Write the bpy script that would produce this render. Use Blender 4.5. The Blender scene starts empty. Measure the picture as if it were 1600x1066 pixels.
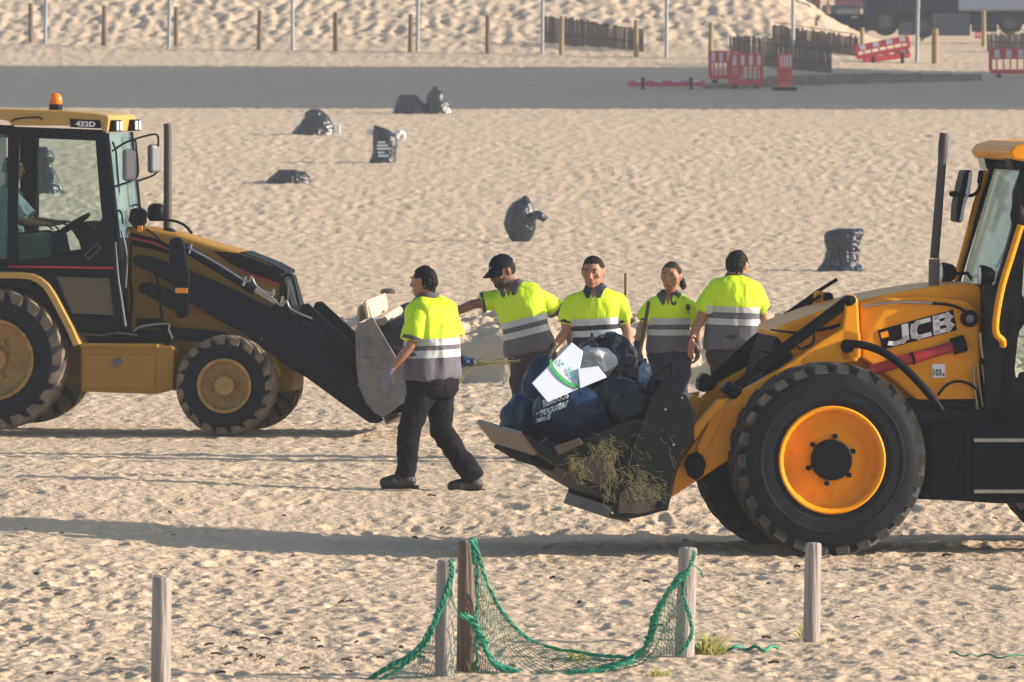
import bpy, bmesh, math, random
import numpy as np
from mathutils import Vector, Matrix
from mathutils.geometry import tessellate_polygon
from mathutils.bvhtree import BVHTree
random.seed(7); rng = np.random.RandomState(7)
SC = bpy.context.scene; COL = SC.collection
# ------------------------------------------------------------------ camera, light, exposure
F = 14000.0; CAMZ = 3.5; PITCH = math.atan(428 / F)
cam_d = bpy.data.cameras.new('camera'); cam = bpy.data.objects.new('camera', cam_d); COL.objects.link(cam)
cam.location = (0, 0, CAMZ); cam.rotation_euler = (math.pi / 2 - PITCH, 0, 0)
cam_d.sensor_width = 36; cam_d.lens = F / 1600 * 36; cam_d.clip_start = 1; cam_d.clip_end = 5000
cam_d.dof.use_dof = True; cam_d.dof.focus_distance = 70; cam_d.dof.aperture_fstop = 13
SC.camera = cam
SUN_AZ, SUN_EL = math.radians(-3), math.radians(17.5)      # from +X towards +Y, height
sun_dir = Vector((math.cos(SUN_EL) * math.cos(SUN_AZ), math.cos(SUN_EL) * math.sin(SUN_AZ), math.sin(SUN_EL)))
world = bpy.data.worlds.new('World'); SC.world = world; world.use_nodes = True
wn = world.node_tree.nodes; wl = world.node_tree.links
for n in list(wn): wn.remove(n)
sky = wn.new('ShaderNodeTexSky'); sky.sky_type = 'NISHITA'; sky.sun_disc = False
sky.sun_elevation = SUN_EL; sky.sun_rotation = math.pi / 2 - SUN_AZ
sky.air_density = 1.0; sky.dust_density = 1.2
bg = wn.new('ShaderNodeBackground'); bg.inputs[1].default_value = 0.112
wo = wn.new('ShaderNodeOutputWorld'); wl.new(sky.outputs[0], bg.inputs[0]); wl.new(bg.outputs[0], wo.inputs[0])
sd = bpy.data.lights.new('sun', 'SUN'); sd.energy = 5.0; sd.angle = math.radians(0.6); sd.color = (1.0, 0.905, 0.78)
sun = bpy.data.objects.new('sun', sd); COL.objects.link(sun); sun.rotation_euler = sun_dir.to_track_quat('Z', 'Y').to_euler()
sun.location = (30, 0, 30)
SC.view_settings.view_transform = 'Standard'; SC.view_settings.look = 'None'
SC.view_settings.exposure = 0.70; SC.view_settings.gamma = 1; SC.view_settings.use_curve_mapping = False
SC.cycles.max_bounces = 6; SC.cycles.transparent_max_bounces = 12; SC.cycles.use_denoising = True

# ------------------------------------------------------------------ pixel helpers (photo 1600x1066 -> world)
cp, sp = math.cos(PITCH), math.sin(PITCH)
CAM = Vector((0, 0, CAMZ))
def ray(px, py):
    u, v = (px - 800) / F, (533 - py) / F
    return Vector((u, cp + v * sp, -sp + v * cp))
def at(px, py, d):
    r = ray(px, py); return CAM + r * (d / r.y)

# ------------------------------------------------------------------ noise
def _h(ix, iy, iz=0, seed=0):
    n = (ix.astype(np.int64) * 374761393 + iy.astype(np.int64) * 668265263 + np.asarray(iz).astype(np.int64) * 2147483647 + seed * 974711) & 0xffffffff
    n = ((n ^ (n >> 13)) * 1274126177) & 0xffffffff
    n = ((n ^ (n >> 16)) * 2246822519) & 0xffffffff
    return ((n ^ (n >> 15)) & 0xffffff) / float(0xffffff)
def vn2(x, y, seed=0):
    ix, iy = np.floor(x), np.floor(y); fx, fy = x - ix, y - iy
    fx = fx * fx * (3 - 2 * fx); fy = fy * fy * (3 - 2 * fy)
    a = _h(ix, iy, 0, seed); b = _h(ix + 1, iy, 0, seed); c = _h(ix, iy + 1, 0, seed); d = _h(ix + 1, iy + 1, 0, seed)
    return (a + (b - a) * fx) * (1 - fy) + (c + (d - c) * fx) * fy - 0.5
def vn3(p, seed=0):
    i = np.floor(p); f = p - i; f = f * f * (3 - 2 * f); r = 0
    for dx in (0, 1):
        for dy in (0, 1):
            for dz in (0, 1):
                w = (f[:, 0] if dx else 1 - f[:, 0]) * (f[:, 1] if dy else 1 - f[:, 1]) * (f[:, 2] if dz else 1 - f[:, 2])
                r = r + w * _h(i[:, 0] + dx, i[:, 1] + dy, i[:, 2] + dz, seed)
    return r - 0.5
def worley(x, y, cell, seed, stretch=1.0):
    X, Y = x / cell, y / (cell * stretch); ix, iy = np.floor(X), np.floor(Y)
    best = np.full(X.shape, 9.0); bid = np.zeros(X.shape)
    for dx in (-1, 0, 1):
        for dy in (-1, 0, 1):
            cx, cy = ix + dx, iy + dy
            px = cx + 0.15 + .7 * _h(cx, cy, 1, seed); py = cy + .15 + .7 * _h(cx, cy, 2, seed)
            d = (X - px) ** 2 + (Y - py) ** 2; m = d < best
            best = np.where(m, d, best); bid = np.where(m, _h(cx, cy, 3, seed), bid)
    return np.sqrt(best), bid

# ------------------------------------------------------------------ terrain
PD = np.array([0, 60, 125, 157, 177, 190, 206, 226, 250, 274, 292, 304, 318, 345, 380, 450, 600, 1500.])
PZ = np.array([0, 0, 0, 0, .10, .55, 1.31, 1.81, 2.2, 2.85, 3.75, 4.7, 6.0, 8.2, 10.5, 14, 24, 60.])
PZR = np.array([0, 0, 0, 0, .10, .55, 1.31, 1.81, 2.2, 2.85, 3.6, 4.0, 4.3, 4.6, 4.9, 12, 24, 60.])
def sst(a, b, x):
    t = np.clip((x - a) / (b - a), 0, 1); return t * t * (3 - 2 * t)
def terrain(x, y):
    """smooth ground height"""
    x = np.asarray(x, float); y = np.asarray(y, float)
    zl = np.interp(y, PD, PZ); zr = np.interp(y, PD, PZR)
    px = 800 + x * F / np.maximum(y, 1)
    w = sst(9.0, 14.5, x + (y - 300) * .02)
    z = zl * (1 - w) + zr * w
    # slight rise on which the workers stand
    z = z + .18 * sst(66.0, 70.0, y) * (1 - sst(76.5, 84.3, y)) + .05 * sst(71, 74.5, y) * (1 - sst(76, 82, y))
    z = z + .13 * sst(.5, 4.0, -x) * sst(58, 63, y) * (1 - sst(67, 78, y))
    # banked heap of sand behind them, its foot running slightly away to the left
    yy = y + x * .24 + .55 * vn2(x * 1.6, y * 0, 41) + .22 * vn2(x * 4.5, y * .6, 42) + .16 * vn2(x * 9, y * 2, 43)
    top = .66 + .12 * vn2(x * .8, y * .3, 5) + .12 * vn2(x * 2.3, y * .8, 6)
    crest = sst(99.3, 99.95, yy) * (.72 + .28 * sst(99.8, 102.5, yy)) * (1 - sst(102.5, 113, yy))
    z = z + crest * top * sst(-3.3, -1.5, x) * (1 - sst(3.6, 5.0, x))
    # foreground: little drift around the net
    z = z + .05 * sst(54.6, 53.2, y) * vn2(x * 1.4 + 3, y * .35, 9)
    return z
def ground_at(px, py, d0=40, d1=420):
    r = ray(px, py); ds = np.linspace(d0, d1, 6000)
    X = ds * r.x / r.y; Z = CAMZ + ds * r.z / r.y; T = terrain(X, ds)
    k = np.argmax(T >= Z)
    if not (T >= Z).any(): k = len(ds) - 1
    d = ds[k]; return Vector((X[k], d, float(terrain(X[k], d))))
def fine(x, y):
    far = sst(90, 170, y); dune = sst(290, 306, y) * (1-sst(9,14,x))
    near = 1 - far
    wx = x + .12 * vn2(x * 3, y * 3, 21); wy = y + .2 * vn2(x * 3, y * 3, 22)
    f1, i1 = worley(wx, wy, .21, 1, 2.2); f2, i2 = worley(wx, wy, .11, 2, 2.4)
    bowl = lambda f, r: np.clip(1 - (f / r) ** 2, 0, 1) ** 1.3 * 1.5 - .5 * np.exp(-((f - r * 1.05) / (r * .22)) ** 2)
    h = -.021 * (.10 + 1.0 * i1 ** 2) * bowl(f1, .52) - .011 * (.1 + i2 ** 2) * bowl(f2, .5)
    h += .022 * vn2(x * .9, y * .4, 3) + .010 * vn2(x * 3.3, y * 1.1, 4) + .011 * vn2(x * 7, y * 3.2, 7) + .012 * vn2(x * 16, y * 8, 8) + .008 * vn2(x * 33, y * 12, 28)
    r = 1 - np.abs(2 * vn2(x * 2.4 + 5, y * 1.5, 11)) * 2
    h += .010 * r * np.clip(vn2(x * .5, y * .2, 12) + .45, 0, 1)
    h = h * (1 - .35 * far) + far * (.022 * vn2(x * 5.5, y * 1.6, 31) + .020 * vn2(x * 9.5, y * 2.2, 32))
    h *= .62 + .7 * np.clip(vn2(x * .35, y * .12, 13) + .5, 0, 1)
    f3, i3 = worley(wx, wy, .52, 14, 1.7)
    h += dune * .48 * (-.15 * bowl(f3, .55) * (.2 + i3) + .14 * vn2(x * .9, y * .5, 15) + .12 * vn2(x * 2.9, y * 1.3, 16) + .12 * vn2(x * 5.5, y * 2.4, 18))
    bm_ = (sst(99.6, 100.6, y + x * .24) * (1 - sst(106, 110, y))) * sst(-3, -1.8, x)
    h *= 1 + .7 * bm_
    h += bm_ * (.10 * vn2(x * 2.8, y * 1.6, 17) + .08 * vn2(x * 6.5, y * 3.5, 19) + .05 * vn2(x * 14, y * 7, 20))
    h *= 1 + .35 * far
    # trodden flat under the machines' wheels
    def track(y0, sl, w, x0, x1):
        q = math.sqrt(1 + sl * sl); c = (y - y0 - sl * x) / q; s_ = (x + sl * (y - y0)) / q; m_ = (1 - sst(w * .7, w, np.abs(c))) * sst(x0, x0 + .2, x) * (1 - sst(x1 - .2, x1, x))
        return m_, m_ * (-.012 + .016 * np.sin(2 * math.pi * (s_ / .16 + np.abs(c) * 2)))
    for a in ((48.9, -2.4, .22, -2.6, -.7), (50.5, -2.4, .22, -2.2, -.9), (72.6, .35, .22, -3.6, -1.2), (76.5, -.5, .22, -2.4, -.4), (60.6, .9, .24, .6, 3.6)):
        m_, t_ = track(*a); h = h * (1 - .6 * m_) + t_
    ppl = sst(67, 69, y) * (1 - sst(72, 75, y)) * sst(-1.5, -1.1, x) * (1 - sst(-.3, .1, x))
    return h * .84 * (1 - .5 * ppl)
def linspace_cols():
    c = np.linspace(-.066, .066, 430)
    side = np.array([.068, .072, .08, .095, .12, .17, .25, .4, .7, 1.3, 2.4])
    return np.concatenate([-side[::-1], c, side])
def build_ground():
    rows = [46.0]
    while rows[-1] < 335: rows.append(rows[-1] + .05 * (rows[-1] / 60) ** 1.5)
    rows = np.array([-60, -20, 5, 15, 25, 32, 37, 41, 44] + rows + [345, 360, 380, 410, 450, 520, 600, 800, 1100, 1500.])
    cols = linspace_cols(); nc, nr = len(cols), len(rows)
    yy = np.repeat(rows[:, None], nc, 1); xx = cols[None, :] * np.maximum(yy, 40)
    z = terrain(xx, yy)
    inner = (np.abs(cols)[None, :] < .067) & (yy > 45) & (yy < 336)
    z = z + np.where(inner, fine(xx, yy), 0)
    co = np.stack([xx, yy, z], -1).reshape(-1, 3)
    i = np.arange(nr - 1)[:, None] * nc + np.arange(nc - 1)[None, :]
    q = np.stack([i, i + 1, i + nc + 1, i + nc], -1).reshape(-1)
    me = bpy.data.meshes.new('sand_ground'); me.vertices.add(len(co)); me.vertices.foreach_set('co', co.ravel())
    nq = len(q) // 4; me.loops.add(len(q)); me.loops.foreach_set('vertex_index', q)
    me.polygons.add(nq); me.polygons.foreach_set('loop_start', np.arange(nq) * 4); me.polygons.foreach_set('loop_total', np.full(nq, 4))
    me.update(); me.polygons.foreach_set('use_smooth', np.ones(nq, bool))
    me.materials.append(M['sand']); o = bpy.data.objects.new('sand_ground', me); COL.objects.link(o); o['kind'] = 'structure'
    return o
# ------------------------------------------------------------------ materials
M = {}
def mk(name, c, rough=.5, metal=0, c2=None, scale=6, amt=.5, bump=0, bscale=40, spec=.5, coat=0, dust=None, dust_amt=.35, dscale=2.5, detail=6, stretch=None, sss=0):
    m = bpy.data.materials.new(name); m.use_nodes = True; nt = m.node_tree; N, L = nt.nodes, nt.links
    b = N['Principled BSDF']; b.inputs['Roughness'].default_value = rough; b.inputs['Metallic'].default_value = metal
    b.inputs['Specular IOR Level'].default_value = spec
    if coat: b.inputs['Coat Weight'].default_value = coat; b.inputs['Coat Roughness'].default_value = .12
    if sss: b.inputs['Subsurface Weight'].default_value = sss; b.inputs['Subsurface Radius'].default_value = (.012, .005, .003)
    tc = N.new('ShaderNodeTexCoord'); vec = tc.outputs['Object']
    if stretch:
        mp = N.new('ShaderNodeMapping'); mp.inputs['Scale'].default_value = stretch; L.new(vec, mp.inputs[0]); vec = mp.outputs[0]
    c2 = c2 or tuple(x * .72 for x in c)
    n = N.new('ShaderNodeTexNoise'); n.inputs['Scale'].default_value = scale; n.inputs['Detail'].default_value = detail; n.inputs['Roughness'].default_value = .62; L.new(vec, n.inputs['Vector'])
    r = N.new('ShaderNodeValToRGB'); r.color_ramp.elements[0].position = .5 - .25; r.color_ramp.elements[1].position = .5 + .25
    r.color_ramp.elements[0].color = (*c2, 1); r.color_ramp.elements[1].color = (*c, 1); L.new(n.outputs[0], r.inputs[0])
    out = r.outputs[0]
    if dust:
        n2 = N.new('ShaderNodeTexNoise'); n2.inputs['Scale'].default_value = dscale; n2.inputs['Detail'].default_value = 8; n2.inputs['Roughness'].default_value = .7; L.new(vec, n2.inputs['Vector'])
        r2 = N.new('ShaderNodeValToRGB'); r2.color_ramp.elements[0].position = .62 - dust_amt * .4; r2.color_ramp.elements[1].position = .80 - dust_amt * .2
        r2.color_ramp.elements[0].color = (0, 0, 0, 1); r2.color_ramp.elements[1].color = (.8, .8, .8, 1); L.new(n2.outputs[0], r2.inputs[0])
        mx = N.new('ShaderNodeMix'); mx.data_type = 'RGBA'; L.new(r2.outputs[0], mx.inputs[0]); L.new(out, mx.inputs[6]); mx.inputs[7].default_value = (*dust, 1); out = mx.outputs[2]
        ma = N.new('ShaderNodeMath'); ma.operation = 'MULTIPLY_ADD'; L.new(r2.outputs[0], ma.inputs[0]); ma.inputs[1].default_value = .35; ma.inputs[2].default_value = rough; L.new(ma.outputs[0], b.inputs['Roughness'])
    L.new(out, b.inputs['Base Color'])
    if bump:
        nb = N.new('ShaderNodeTexNoise'); nb.inputs['Scale'].default_value = bscale; nb.inputs['Detail'].default_value = 5; L.new(vec, nb.inputs['Vector'])
        bu = N.new('ShaderNodeBump'); bu.inputs['Strength'].default_value = 1; bu.inputs['Distance'].default_value = bump; L.new(nb.outputs[0], bu.inputs['Height']); L.new(bu.outputs[0], b.inputs['Normal'])
    M[name] = m; return m
SANDC = (.46, .36, .25)
mk('sand', (.64, .49, .345), .95, c2=(.55, .41, .28), scale=.9, bump=.028, bscale=16, spec=.12, dust=(.50, .34, .19), dust_amt=.0, dscale=.33)
mk('navy_plastic', (.005, .014, .034), .30, c2=(.002, .005, .012), scale=2, bump=.025, bscale=14, spec=.5)
mk('blue_bag', (.008, .030, .078), .42, c2=(.004, .016, .045), scale=4, bump=.03, bscale=7, spec=.3, stretch=(1, 1, .5))
mk('black_bag', (.003, .005, .010), .22, c2=(.004, .005, .009), scale=3, bump=.025, bscale=13, spec=.7)
mk('grey_bag', (.58, .59, .60), .45, c2=(.33, .33, .35), scale=8, bump=.012, bscale=20)
mk('print_bag', (.30, .38, .50), .35, c2=(.012, .03, .08), scale=24, bump=.012, bscale=20)
mk('orange_paint', (.84, .33, .003), .38, c2=(.76, .28, .002), scale=2.5, dust=(.42, .18, .01), dust_amt=.12, dscale=3, spec=.2)
mk('rim_orange', (.92, .34, .003), .42, c2=(.86, .29, .002), scale=3, spec=.15, dust=(.40, .14, .005), dust_amt=.12, dscale=6)
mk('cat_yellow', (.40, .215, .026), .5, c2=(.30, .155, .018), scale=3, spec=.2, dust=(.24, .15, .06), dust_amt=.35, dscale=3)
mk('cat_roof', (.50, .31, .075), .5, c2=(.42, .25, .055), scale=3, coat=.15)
mk('cat_rim', (.42, .25, .07), .6, c2=(.28, .16, .05), scale=6, dust=(.13, .08, .04), dust_amt=.4, dscale=9)
mk('dark_navy', (.004, .007, .017), .45, c2=(.002, .004, .010), scale=3, spec=.08, dust=(.016, .019, .026), dust_amt=.1, dscale=4)
mk('cat_arm', (.006, .010, .026), .5, c2=(.003, .006, .016), scale=3, spec=.08, dust=(.022, .022, .03), dust_amt=.15, dscale=4)
mk('black_paint', (.005, .006, .010), .45, c2=(.003, .0035, .006), scale=4, spec=.08, dust=(.02, .018, .018), dust_amt=.1, dscale=5)
mk('rubber', (.009, .014, .022), .65, c2=(.013, .011, .016), scale=5, spec=.08, dust=(.045, .036, .036), dust_amt=.28, dscale=2.2)
mk('rubber_dusty', (.006, .009, .019), .8, c2=(.010, .013, .023), scale=7, spec=.08, dust=(.035, .035, .045), dust_amt=.2, dscale=5)
mk('tread_dust', (.27, .195, .125), .95, c2=(.05, .04, .035), scale=7)
mk('tread_wear', (.06, .055, .05), .9, c2=(.025, .024, .024), scale=12)
mk('bucket_dark', (.011, .016, .017), .55, c2=(.006, .009, .010), scale=4, spec=.08, dust=(.07, .07, .04), dust_amt=.10, dscale=5)
mk('bucket_brown', (.055, .036, .026), .6, c2=(.03, .020, .015), scale=5, dust=(.10, .075, .055), dust_amt=.25, dscale=4)
mk('bucket_tan', (.25, .18, .12), .6, c2=(.18, .12, .08), scale=6)
mk('bucket_steel', (.22, .20, .19), .52, metal=.35, c2=(.13, .12, .115), scale=5, dust=(.06, .055, .055), dust_amt=.3, dscale=3)
mk('bright_steel', (.45, .43, .40), .35, metal=.8, c2=(.3, .29, .27), scale=10)
mk('exhaust', (.055, .048, .048), .6, c2=(.035, .03, .03), scale=6)
mk('exhaust_grey', (.15, .13, .12), .6, c2=(.10, .09, .08), scale=6)
mk('red_paint', (.42, .015, .03), .4, c2=(.33, .01, .02), scale=6, dust=(.15, .03, .03), dust_amt=.2)
mk('red_line', (.50, .01, .03), .5)
mk('white_paint', (.78, .78, .78), .5, c2=(.70, .70, .71), scale=5)
mk('board_white', (.74, .78, .84), .6, c2=(.70, .73, .80), scale=5)
mk('print_green', (.08, .55, .12), .6); mk('print_teal', (.06, .45, .33), .6); mk('print_white', (.62, .68, .74), .6, c2=(.5, .55, .6), scale=40)
mk('decal_black', (.005, .005, .009), .5, spec=.08); mk('decal_white', (.80, .78, .80), .5, c2=(.74, .72, .75), scale=20)
mk('amber', (.85, .22, .01), .25, c2=(.7, .15, .005), scale=4); mk('reflector', (.95, .32, .02), .3)
mk('lamp_glass', (.75, .76, .78), .2, c2=(.6, .6, .62), scale=10)
mk('mirror_back', (.10, .10, .12), .45, c2=(.13, .13, .15), scale=4)
mk('seat_grey', (.20, .24, .22), .6, c2=(.13, .16, .15), scale=6)
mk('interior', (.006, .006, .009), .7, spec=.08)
mk('skin', (.40, .19, .115), .55, c2=(.33, .145, .085), scale=14, sss=.08, spec=.4)
mk('skin_dark', (.26, .125, .08), .55, c2=(.20, .09, .055), scale=14, sss=.08, spec=.4)
mk('hair', (.008, .006, .005), .6, c2=(.010, .008, .007), scale=40, bump=.004, bscale=120, spec=.1)
mk('hair_brown', (.035, .022, .016), .55, c2=(.02, .013, .01), scale=40, bump=.004, bscale=120, spec=.1)
mk('hair_grey', (.018, .015, .014), .65, c2=(.008, .007, .007), scale=60, bump=.004, bscale=120, spec=.1)
mk('beard', (.045, .036, .032), .8, c2=(.025, .02, .018), scale=60)
mk('hivis', (.64, .86, .010), .75, c2=(.57, .79, .008), scale=5, bump=.03, bscale=7, stretch=(1, 1, .45))
mk('shirt_grey', (.12, .113, .138), .85, c2=(.09, .085, .105), scale=5, bump=.03, bscale=7, stretch=(1, 1, .45))
mk('shirt_navy', (.020, .022, .045), .85, c2=(.014, .016, .034), scale=5, bump=.012, bscale=9)
mk('collar_grey', (.075, .075, .085), .85); mk('reflective', (.50, .52, .53), .5, c2=(.42, .44, .45), scale=9, bump=.008, bscale=12)
mk('trousers_black', (.015, .013, .018), .85, spec=.08, c2=(.006, .005, .008), scale=6, bump=.035, bscale=9)
mk('trousers_brown', (.035, .026, .030), .85, c2=(.024, .018, .021), scale=6, bump=.016, bscale=10)
mk('trousers_navy', (.016, .022, .055), .85, c2=(.010, .015, .038), scale=6, bump=.016, bscale=10)
mk('jeans', (.05, .11, .24), .85); mk('boot', (.012, .012, .013), .6, c2=(.008, .008, .009), scale=12, dust=(.12, .09, .06), dust_amt=.1)
mk('glove_grey', (.22, .21, .26), .8, c2=(.15, .145, .19), scale=10); mk('glove_black', (.014, .014, .018), .7); mk('cap', (.003, .004, .012), .7, spec=.08)
mk('pale_shirt', (.45, .50, .55), .8); mk('eye_white', (.22, .19, .17), .4); mk('eye_dark', (.02, .012, .01), .3); mk('lip', (.28, .10, .07), .6)
mk('stick', (.10, .055, .035), .7, c2=(.06, .03, .02), scale=10, stretch=(1, 1, .1)); mk('stick_light', (.30, .17, .10), .7)
mk('post_wood', (.46, .41, .38), .85, c2=(.17, .14, .125), scale=48, stretch=(1, 1, .05), bump=.02, bscale=46, dust=(.10, .075, .06), dust_amt=.12, dscale=26)
mk('post_dark', (.24, .17, .13), .85, c2=(.09, .07, .06), scale=48, stretch=(1, 1, .05), bump=.02, bscale=46, dust=(.05, .035, .03), dust_amt=.15, dscale=26)
mk('stake', (.20, .125, .065), .85, c2=(.12, .075, .04), scale=8, stretch=(1, 1, .1)); mk('stake_light', (.33, .24, .12), .85, c2=(.22, .15, .08), scale=8, stretch=(1, 1, .1))
mk('pole_grey', (.36, .37, .39), .5, metal=.3, c2=(.28, .29, .31), scale=4)
mk('wattle', (.21, .15, .125), .9, c2=(.10, .07, .06), scale=9, stretch=(1, 1, .1)); mk('wattle_pale', (.24, .19, .14), .9, c2=(.13, .10, .08), scale=9, stretch=(1, 1, .1))
mk('net_green', (.008, .26, .16), .6, c2=(.005, .19, .115), scale=30); mk('net_dark', (.010, .20, .13), .6, c2=(.04, .13, .07), scale=12)
mk('grass', (.20, .26, .035), .8, c2=(.34, .30, .06), scale=14); mk('dry_grass', (.38, .33, .15), .8, c2=(.24, .22, .09), scale=20)
mk('barrier_red', (.68, .015, .045), .5, c2=(.58, .012, .035), scale=5); mk('barrier_white', (.75, .72, .74), .5)
mk('beam', (.33, .28, .22), .9, c2=(.14, .12, .10), scale=3); mk('crate_wood', (.72, .52, .33), .7, c2=(.62, .43, .27), scale=8, stretch=(1, 1, .2))
mk('cardboard', (.50, .42, .34), .8, c2=(.42, .35, .28), scale=8)
mk('truck_dark', (.006, .022, .075), .6, c2=(.004, .010, .03), scale=2, spec=.1); mk('truck_blue', (.26, .31, .42), .5, c2=(.22, .26, .36), scale=1)
mk('truck_grey', (.06, .085, .14), .5, c2=(.04, .05, .09), scale=2)
mk('kiosk_green', (.04, .26, .21), .6); mk('kiosk_purple', (.17, .055, .11), .6); mk('kiosk_orange', (.50, .22, .12), .7); mk('kiosk_white', (.55, .68, .66), .6)
mk('wall_plaster', (.5, .46, .4), .9); mk('bottle', (.5, .6, .75), .2)
def mk_glass(name, tint, refl=.12, alpha=.25):
    m = bpy.data.materials.new(name); m.use_nodes = True; nt = m.node_tree; N, L = nt.nodes, nt.links; b = N['Principled BSDF']; o = N['Material Output']
    b.inputs['Base Color'].default_value = (*tint, 1); b.inputs['Roughness'].default_value = .12; b.inputs['Specular IOR Level'].default_value = .8
    t = N.new('ShaderNodeBsdfTransparent'); t.inputs[0].default_value = (.80 , .90, .90, 1); x = N.new('ShaderNodeMixShader'); x.inputs[0].default_value = alpha
    L.new(t.outputs[0], x.inputs[1]); L.new(b.outputs[0], x.inputs[2]); L.new(x.outputs[0], o.inputs['Surface']); M[name] = m
mk_glass('glass_teal', (.02, .14, .16), alpha=.5); mk_glass('glass_pale', (.18, .30, .33), alpha=.42); mk_glass('glass_clear', (.05, .08, .08), alpha=.03); mk_glass('glass_dirty', (.12, .10, .07), alpha=.6)

# ------------------------------------------------------------------ object helpers
def tagp(o, **k):
    for a, b in k.items():
        if b is not None: o[a] = b
    return o
def thing(name, label, cat, loc=(0, 0, 0), rz=0, group=None):
    o = bpy.data.objects.new(name, None); COL.objects.link(o); o.location = loc; o.rotation_euler = (0, 0, rz)
    o.empty_display_size = .2
    return tagp(o, label=label, category=cat, group=group)
def obj(name, vs, fs, mat, parent=None, smooth=False, bevel=0, seg=2, angle=35, mats=None, midx=None):
    me = bpy.data.meshes.new(name); me.from_pydata([tuple(v) for v in vs], [], fs); me.update()
    for mm in (mats or [mat]): me.materials.append(M[mm] if isinstance(mm, str) else mm)
    if midx is not None: me.polygons.foreach_set('material_index', midx)
    bm = bmesh.new(); bm.from_mesh(me); bmesh.ops.recalc_face_normals(bm, faces=bm.faces); bm.to_mesh(me); bm.free()
    if smooth:
        me.polygons.foreach_set('use_smooth', [True] * len(me.polygons))
        me.set_sharp_from_angle(angle=math.radians(40 if smooth is True else smooth))
    o = bpy.data.objects.new(name, me); COL.objects.link(o); o.parent = parent
    if bevel:
        b = o.modifiers.new('bevel', 'BEVEL'); b.width = bevel; b.segments = seg; b.limit_method = 'ANGLE'; b.angle_limit = math.radians(angle)
        b.harden_normals = False
    return o
class MB:
    """collects shapes into one mesh"""
    def __init__(s): s.v = []; s.f = []; s.m = []
    def add(s, vs, fs, mi=0):
        n = len(s.v); s.v += [Vector(v) for v in vs]; s.f += [tuple(i + n for i in f) for f in fs]; s.m += [mi] * len(fs)
    def box(s, lo, hi, mi=0, mat=None):
        x0, y0, z0 = lo; x1, y1, z1 = hi
        vs = [Vector(p) for p in ((x0, y0, z0), (x1, y0, z0), (x1, y1, z0), (x0, y1, z0), (x0, y0, z1), (x1, y0, z1), (x1, y1, z1), (x0, y1, z1))]
        if mat: vs = [mat @ v for v in vs]
        s.add(vs, [(0, 3, 2, 1), (4, 5, 6, 7), (0, 1, 5, 4), (1, 2, 6, 5), (2, 3, 7, 6), (3, 0, 4, 7)], mi)
    def tube(s, pts, r, n=8, mi=0, caps=True):
        pts = [Vector(p) for p in pts]; rs = r if isinstance(r, (list, tuple)) else [r] * len(pts)
        base = len(s.v); prev = None
        for i, p in enumerate(pts):
            t = (pts[min(i + 1, len(pts) - 1)] - pts[max(i - 1, 0)]); t = t.normalized() if t.length > 1e-9 else Vector((0, 0, 1))
            if prev is None: a = Vector((0, 0, 1)) if abs(t.z) < .9 else Vector((1, 0, 0)); u = t.cross(a).normalized()
            else: u = (prev - t * prev.dot(t)).normalized()
            prev = u; w = t.cross(u)
            for k in range(n):
                c = math.cos(2 * math.pi * k / n); q = math.sin(2 * math.pi * k / n); s.v.append(p + (u * c + w * q) * rs[i])
        for i in range(len(pts) - 1):
            for k in range(n):
                a = base + i * n + k; b = base + i * n + (k + 1) % n; s.f.append((a, b, b + n, a + n)); s.m.append(mi)
        if caps:
            s.f.append(tuple(base + k for k in range(n))[::-1]); s.m.append(mi)
            e = base + (len(pts) - 1) * n; s.f.append(tuple(e + k for k in range(n))); s.m.append(mi)
    def lathe(s, prof, n=32, mi=0, axis='y', org=(0, 0, 0), close=False):
        """prof: (r, h) along the axis"""
        base = len(s.v); o = Vector(org)
        for r, h in prof:
            for k in range(n):
                a = 2 * math.pi * k / n
                p = Vector((r * math.cos(a), h, r * math.sin(a))) if axis == 'y' else Vector((r * math.cos(a), r * math.sin(a), h))
                s.v.append(p + o)
        m = len(prof)
        for i in range(m if close else m - 1):
            j = (i + 1) % m
            for k in range(n):
                a = base + i * n + k; b = base + i * n + (k + 1) % n; c = base + j * n + (k + 1) % n; d = base + j * n + k
                s.f.append((a, b, c, d)); s.m.append(mi)
    def sphere(s, c, r, n=12, mi=0, sc=(1, 1, 1), rot=None):
        c = Vector(c); base = len(s.v); R = rot or Matrix.Identity(3)
        for i in range(1, n):
            th = math.pi * i / n
            for k in range(2 * n):
                a = math.pi * k / n; s.v.append(c + R @ Vector((r * sc[0] * math.sin(th) * math.cos(a), r * sc[1] * math.sin(th) * math.sin(a), r * sc[2] * math.cos(th))))
        t = len(s.v); s.v.append(c + R @ Vector((0, 0, r * sc[2]))); s.v.append(c + R @ Vector((0, 0, -r * sc[2])))
        for i in range(n - 2):
            for k in range(2 * n):
                a = base + i * 2 * n + k; b = base + i * 2 * n + (k + 1) % (2 * n); s.f.append((a, b, b + 2 * n, a + 2 * n)); s.m.append(mi)
        for k in range(2 * n):
            s.f.append((t, base + (k + 1) % (2 * n), base + k)); s.m.append(mi)
            e = base + (n - 2) * 2 * n; s.f.append((t + 1, e + k, e + (k + 1) % (2 * n))); s.m.append(mi)
    def cap(s, p0, r0, p1, r1, n=12, mi=0):
        """tapered capsule"""
        p0, p1 = Vector(p0), Vector(p1); ax = (p1 - p0); L = max(ax.length, 1e-5); t = ax / L
        pts, rs = [], []
        for k in range(4, 0, -1): a = math.pi / 2 * k / 4.2; pts.append(p0 - t * r0 * math.sin(a)); rs.append(r0 * math.cos(a))
        pts += [p0, p1]; rs += [r0, r1]
        for k in range(1, 5): a = math.pi / 2 * k / 4.2; pts.append(p1 + t * r1 * math.sin(a)); rs.append(r1 * math.cos(a))
        s.tube(pts, rs, n, mi)
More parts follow.
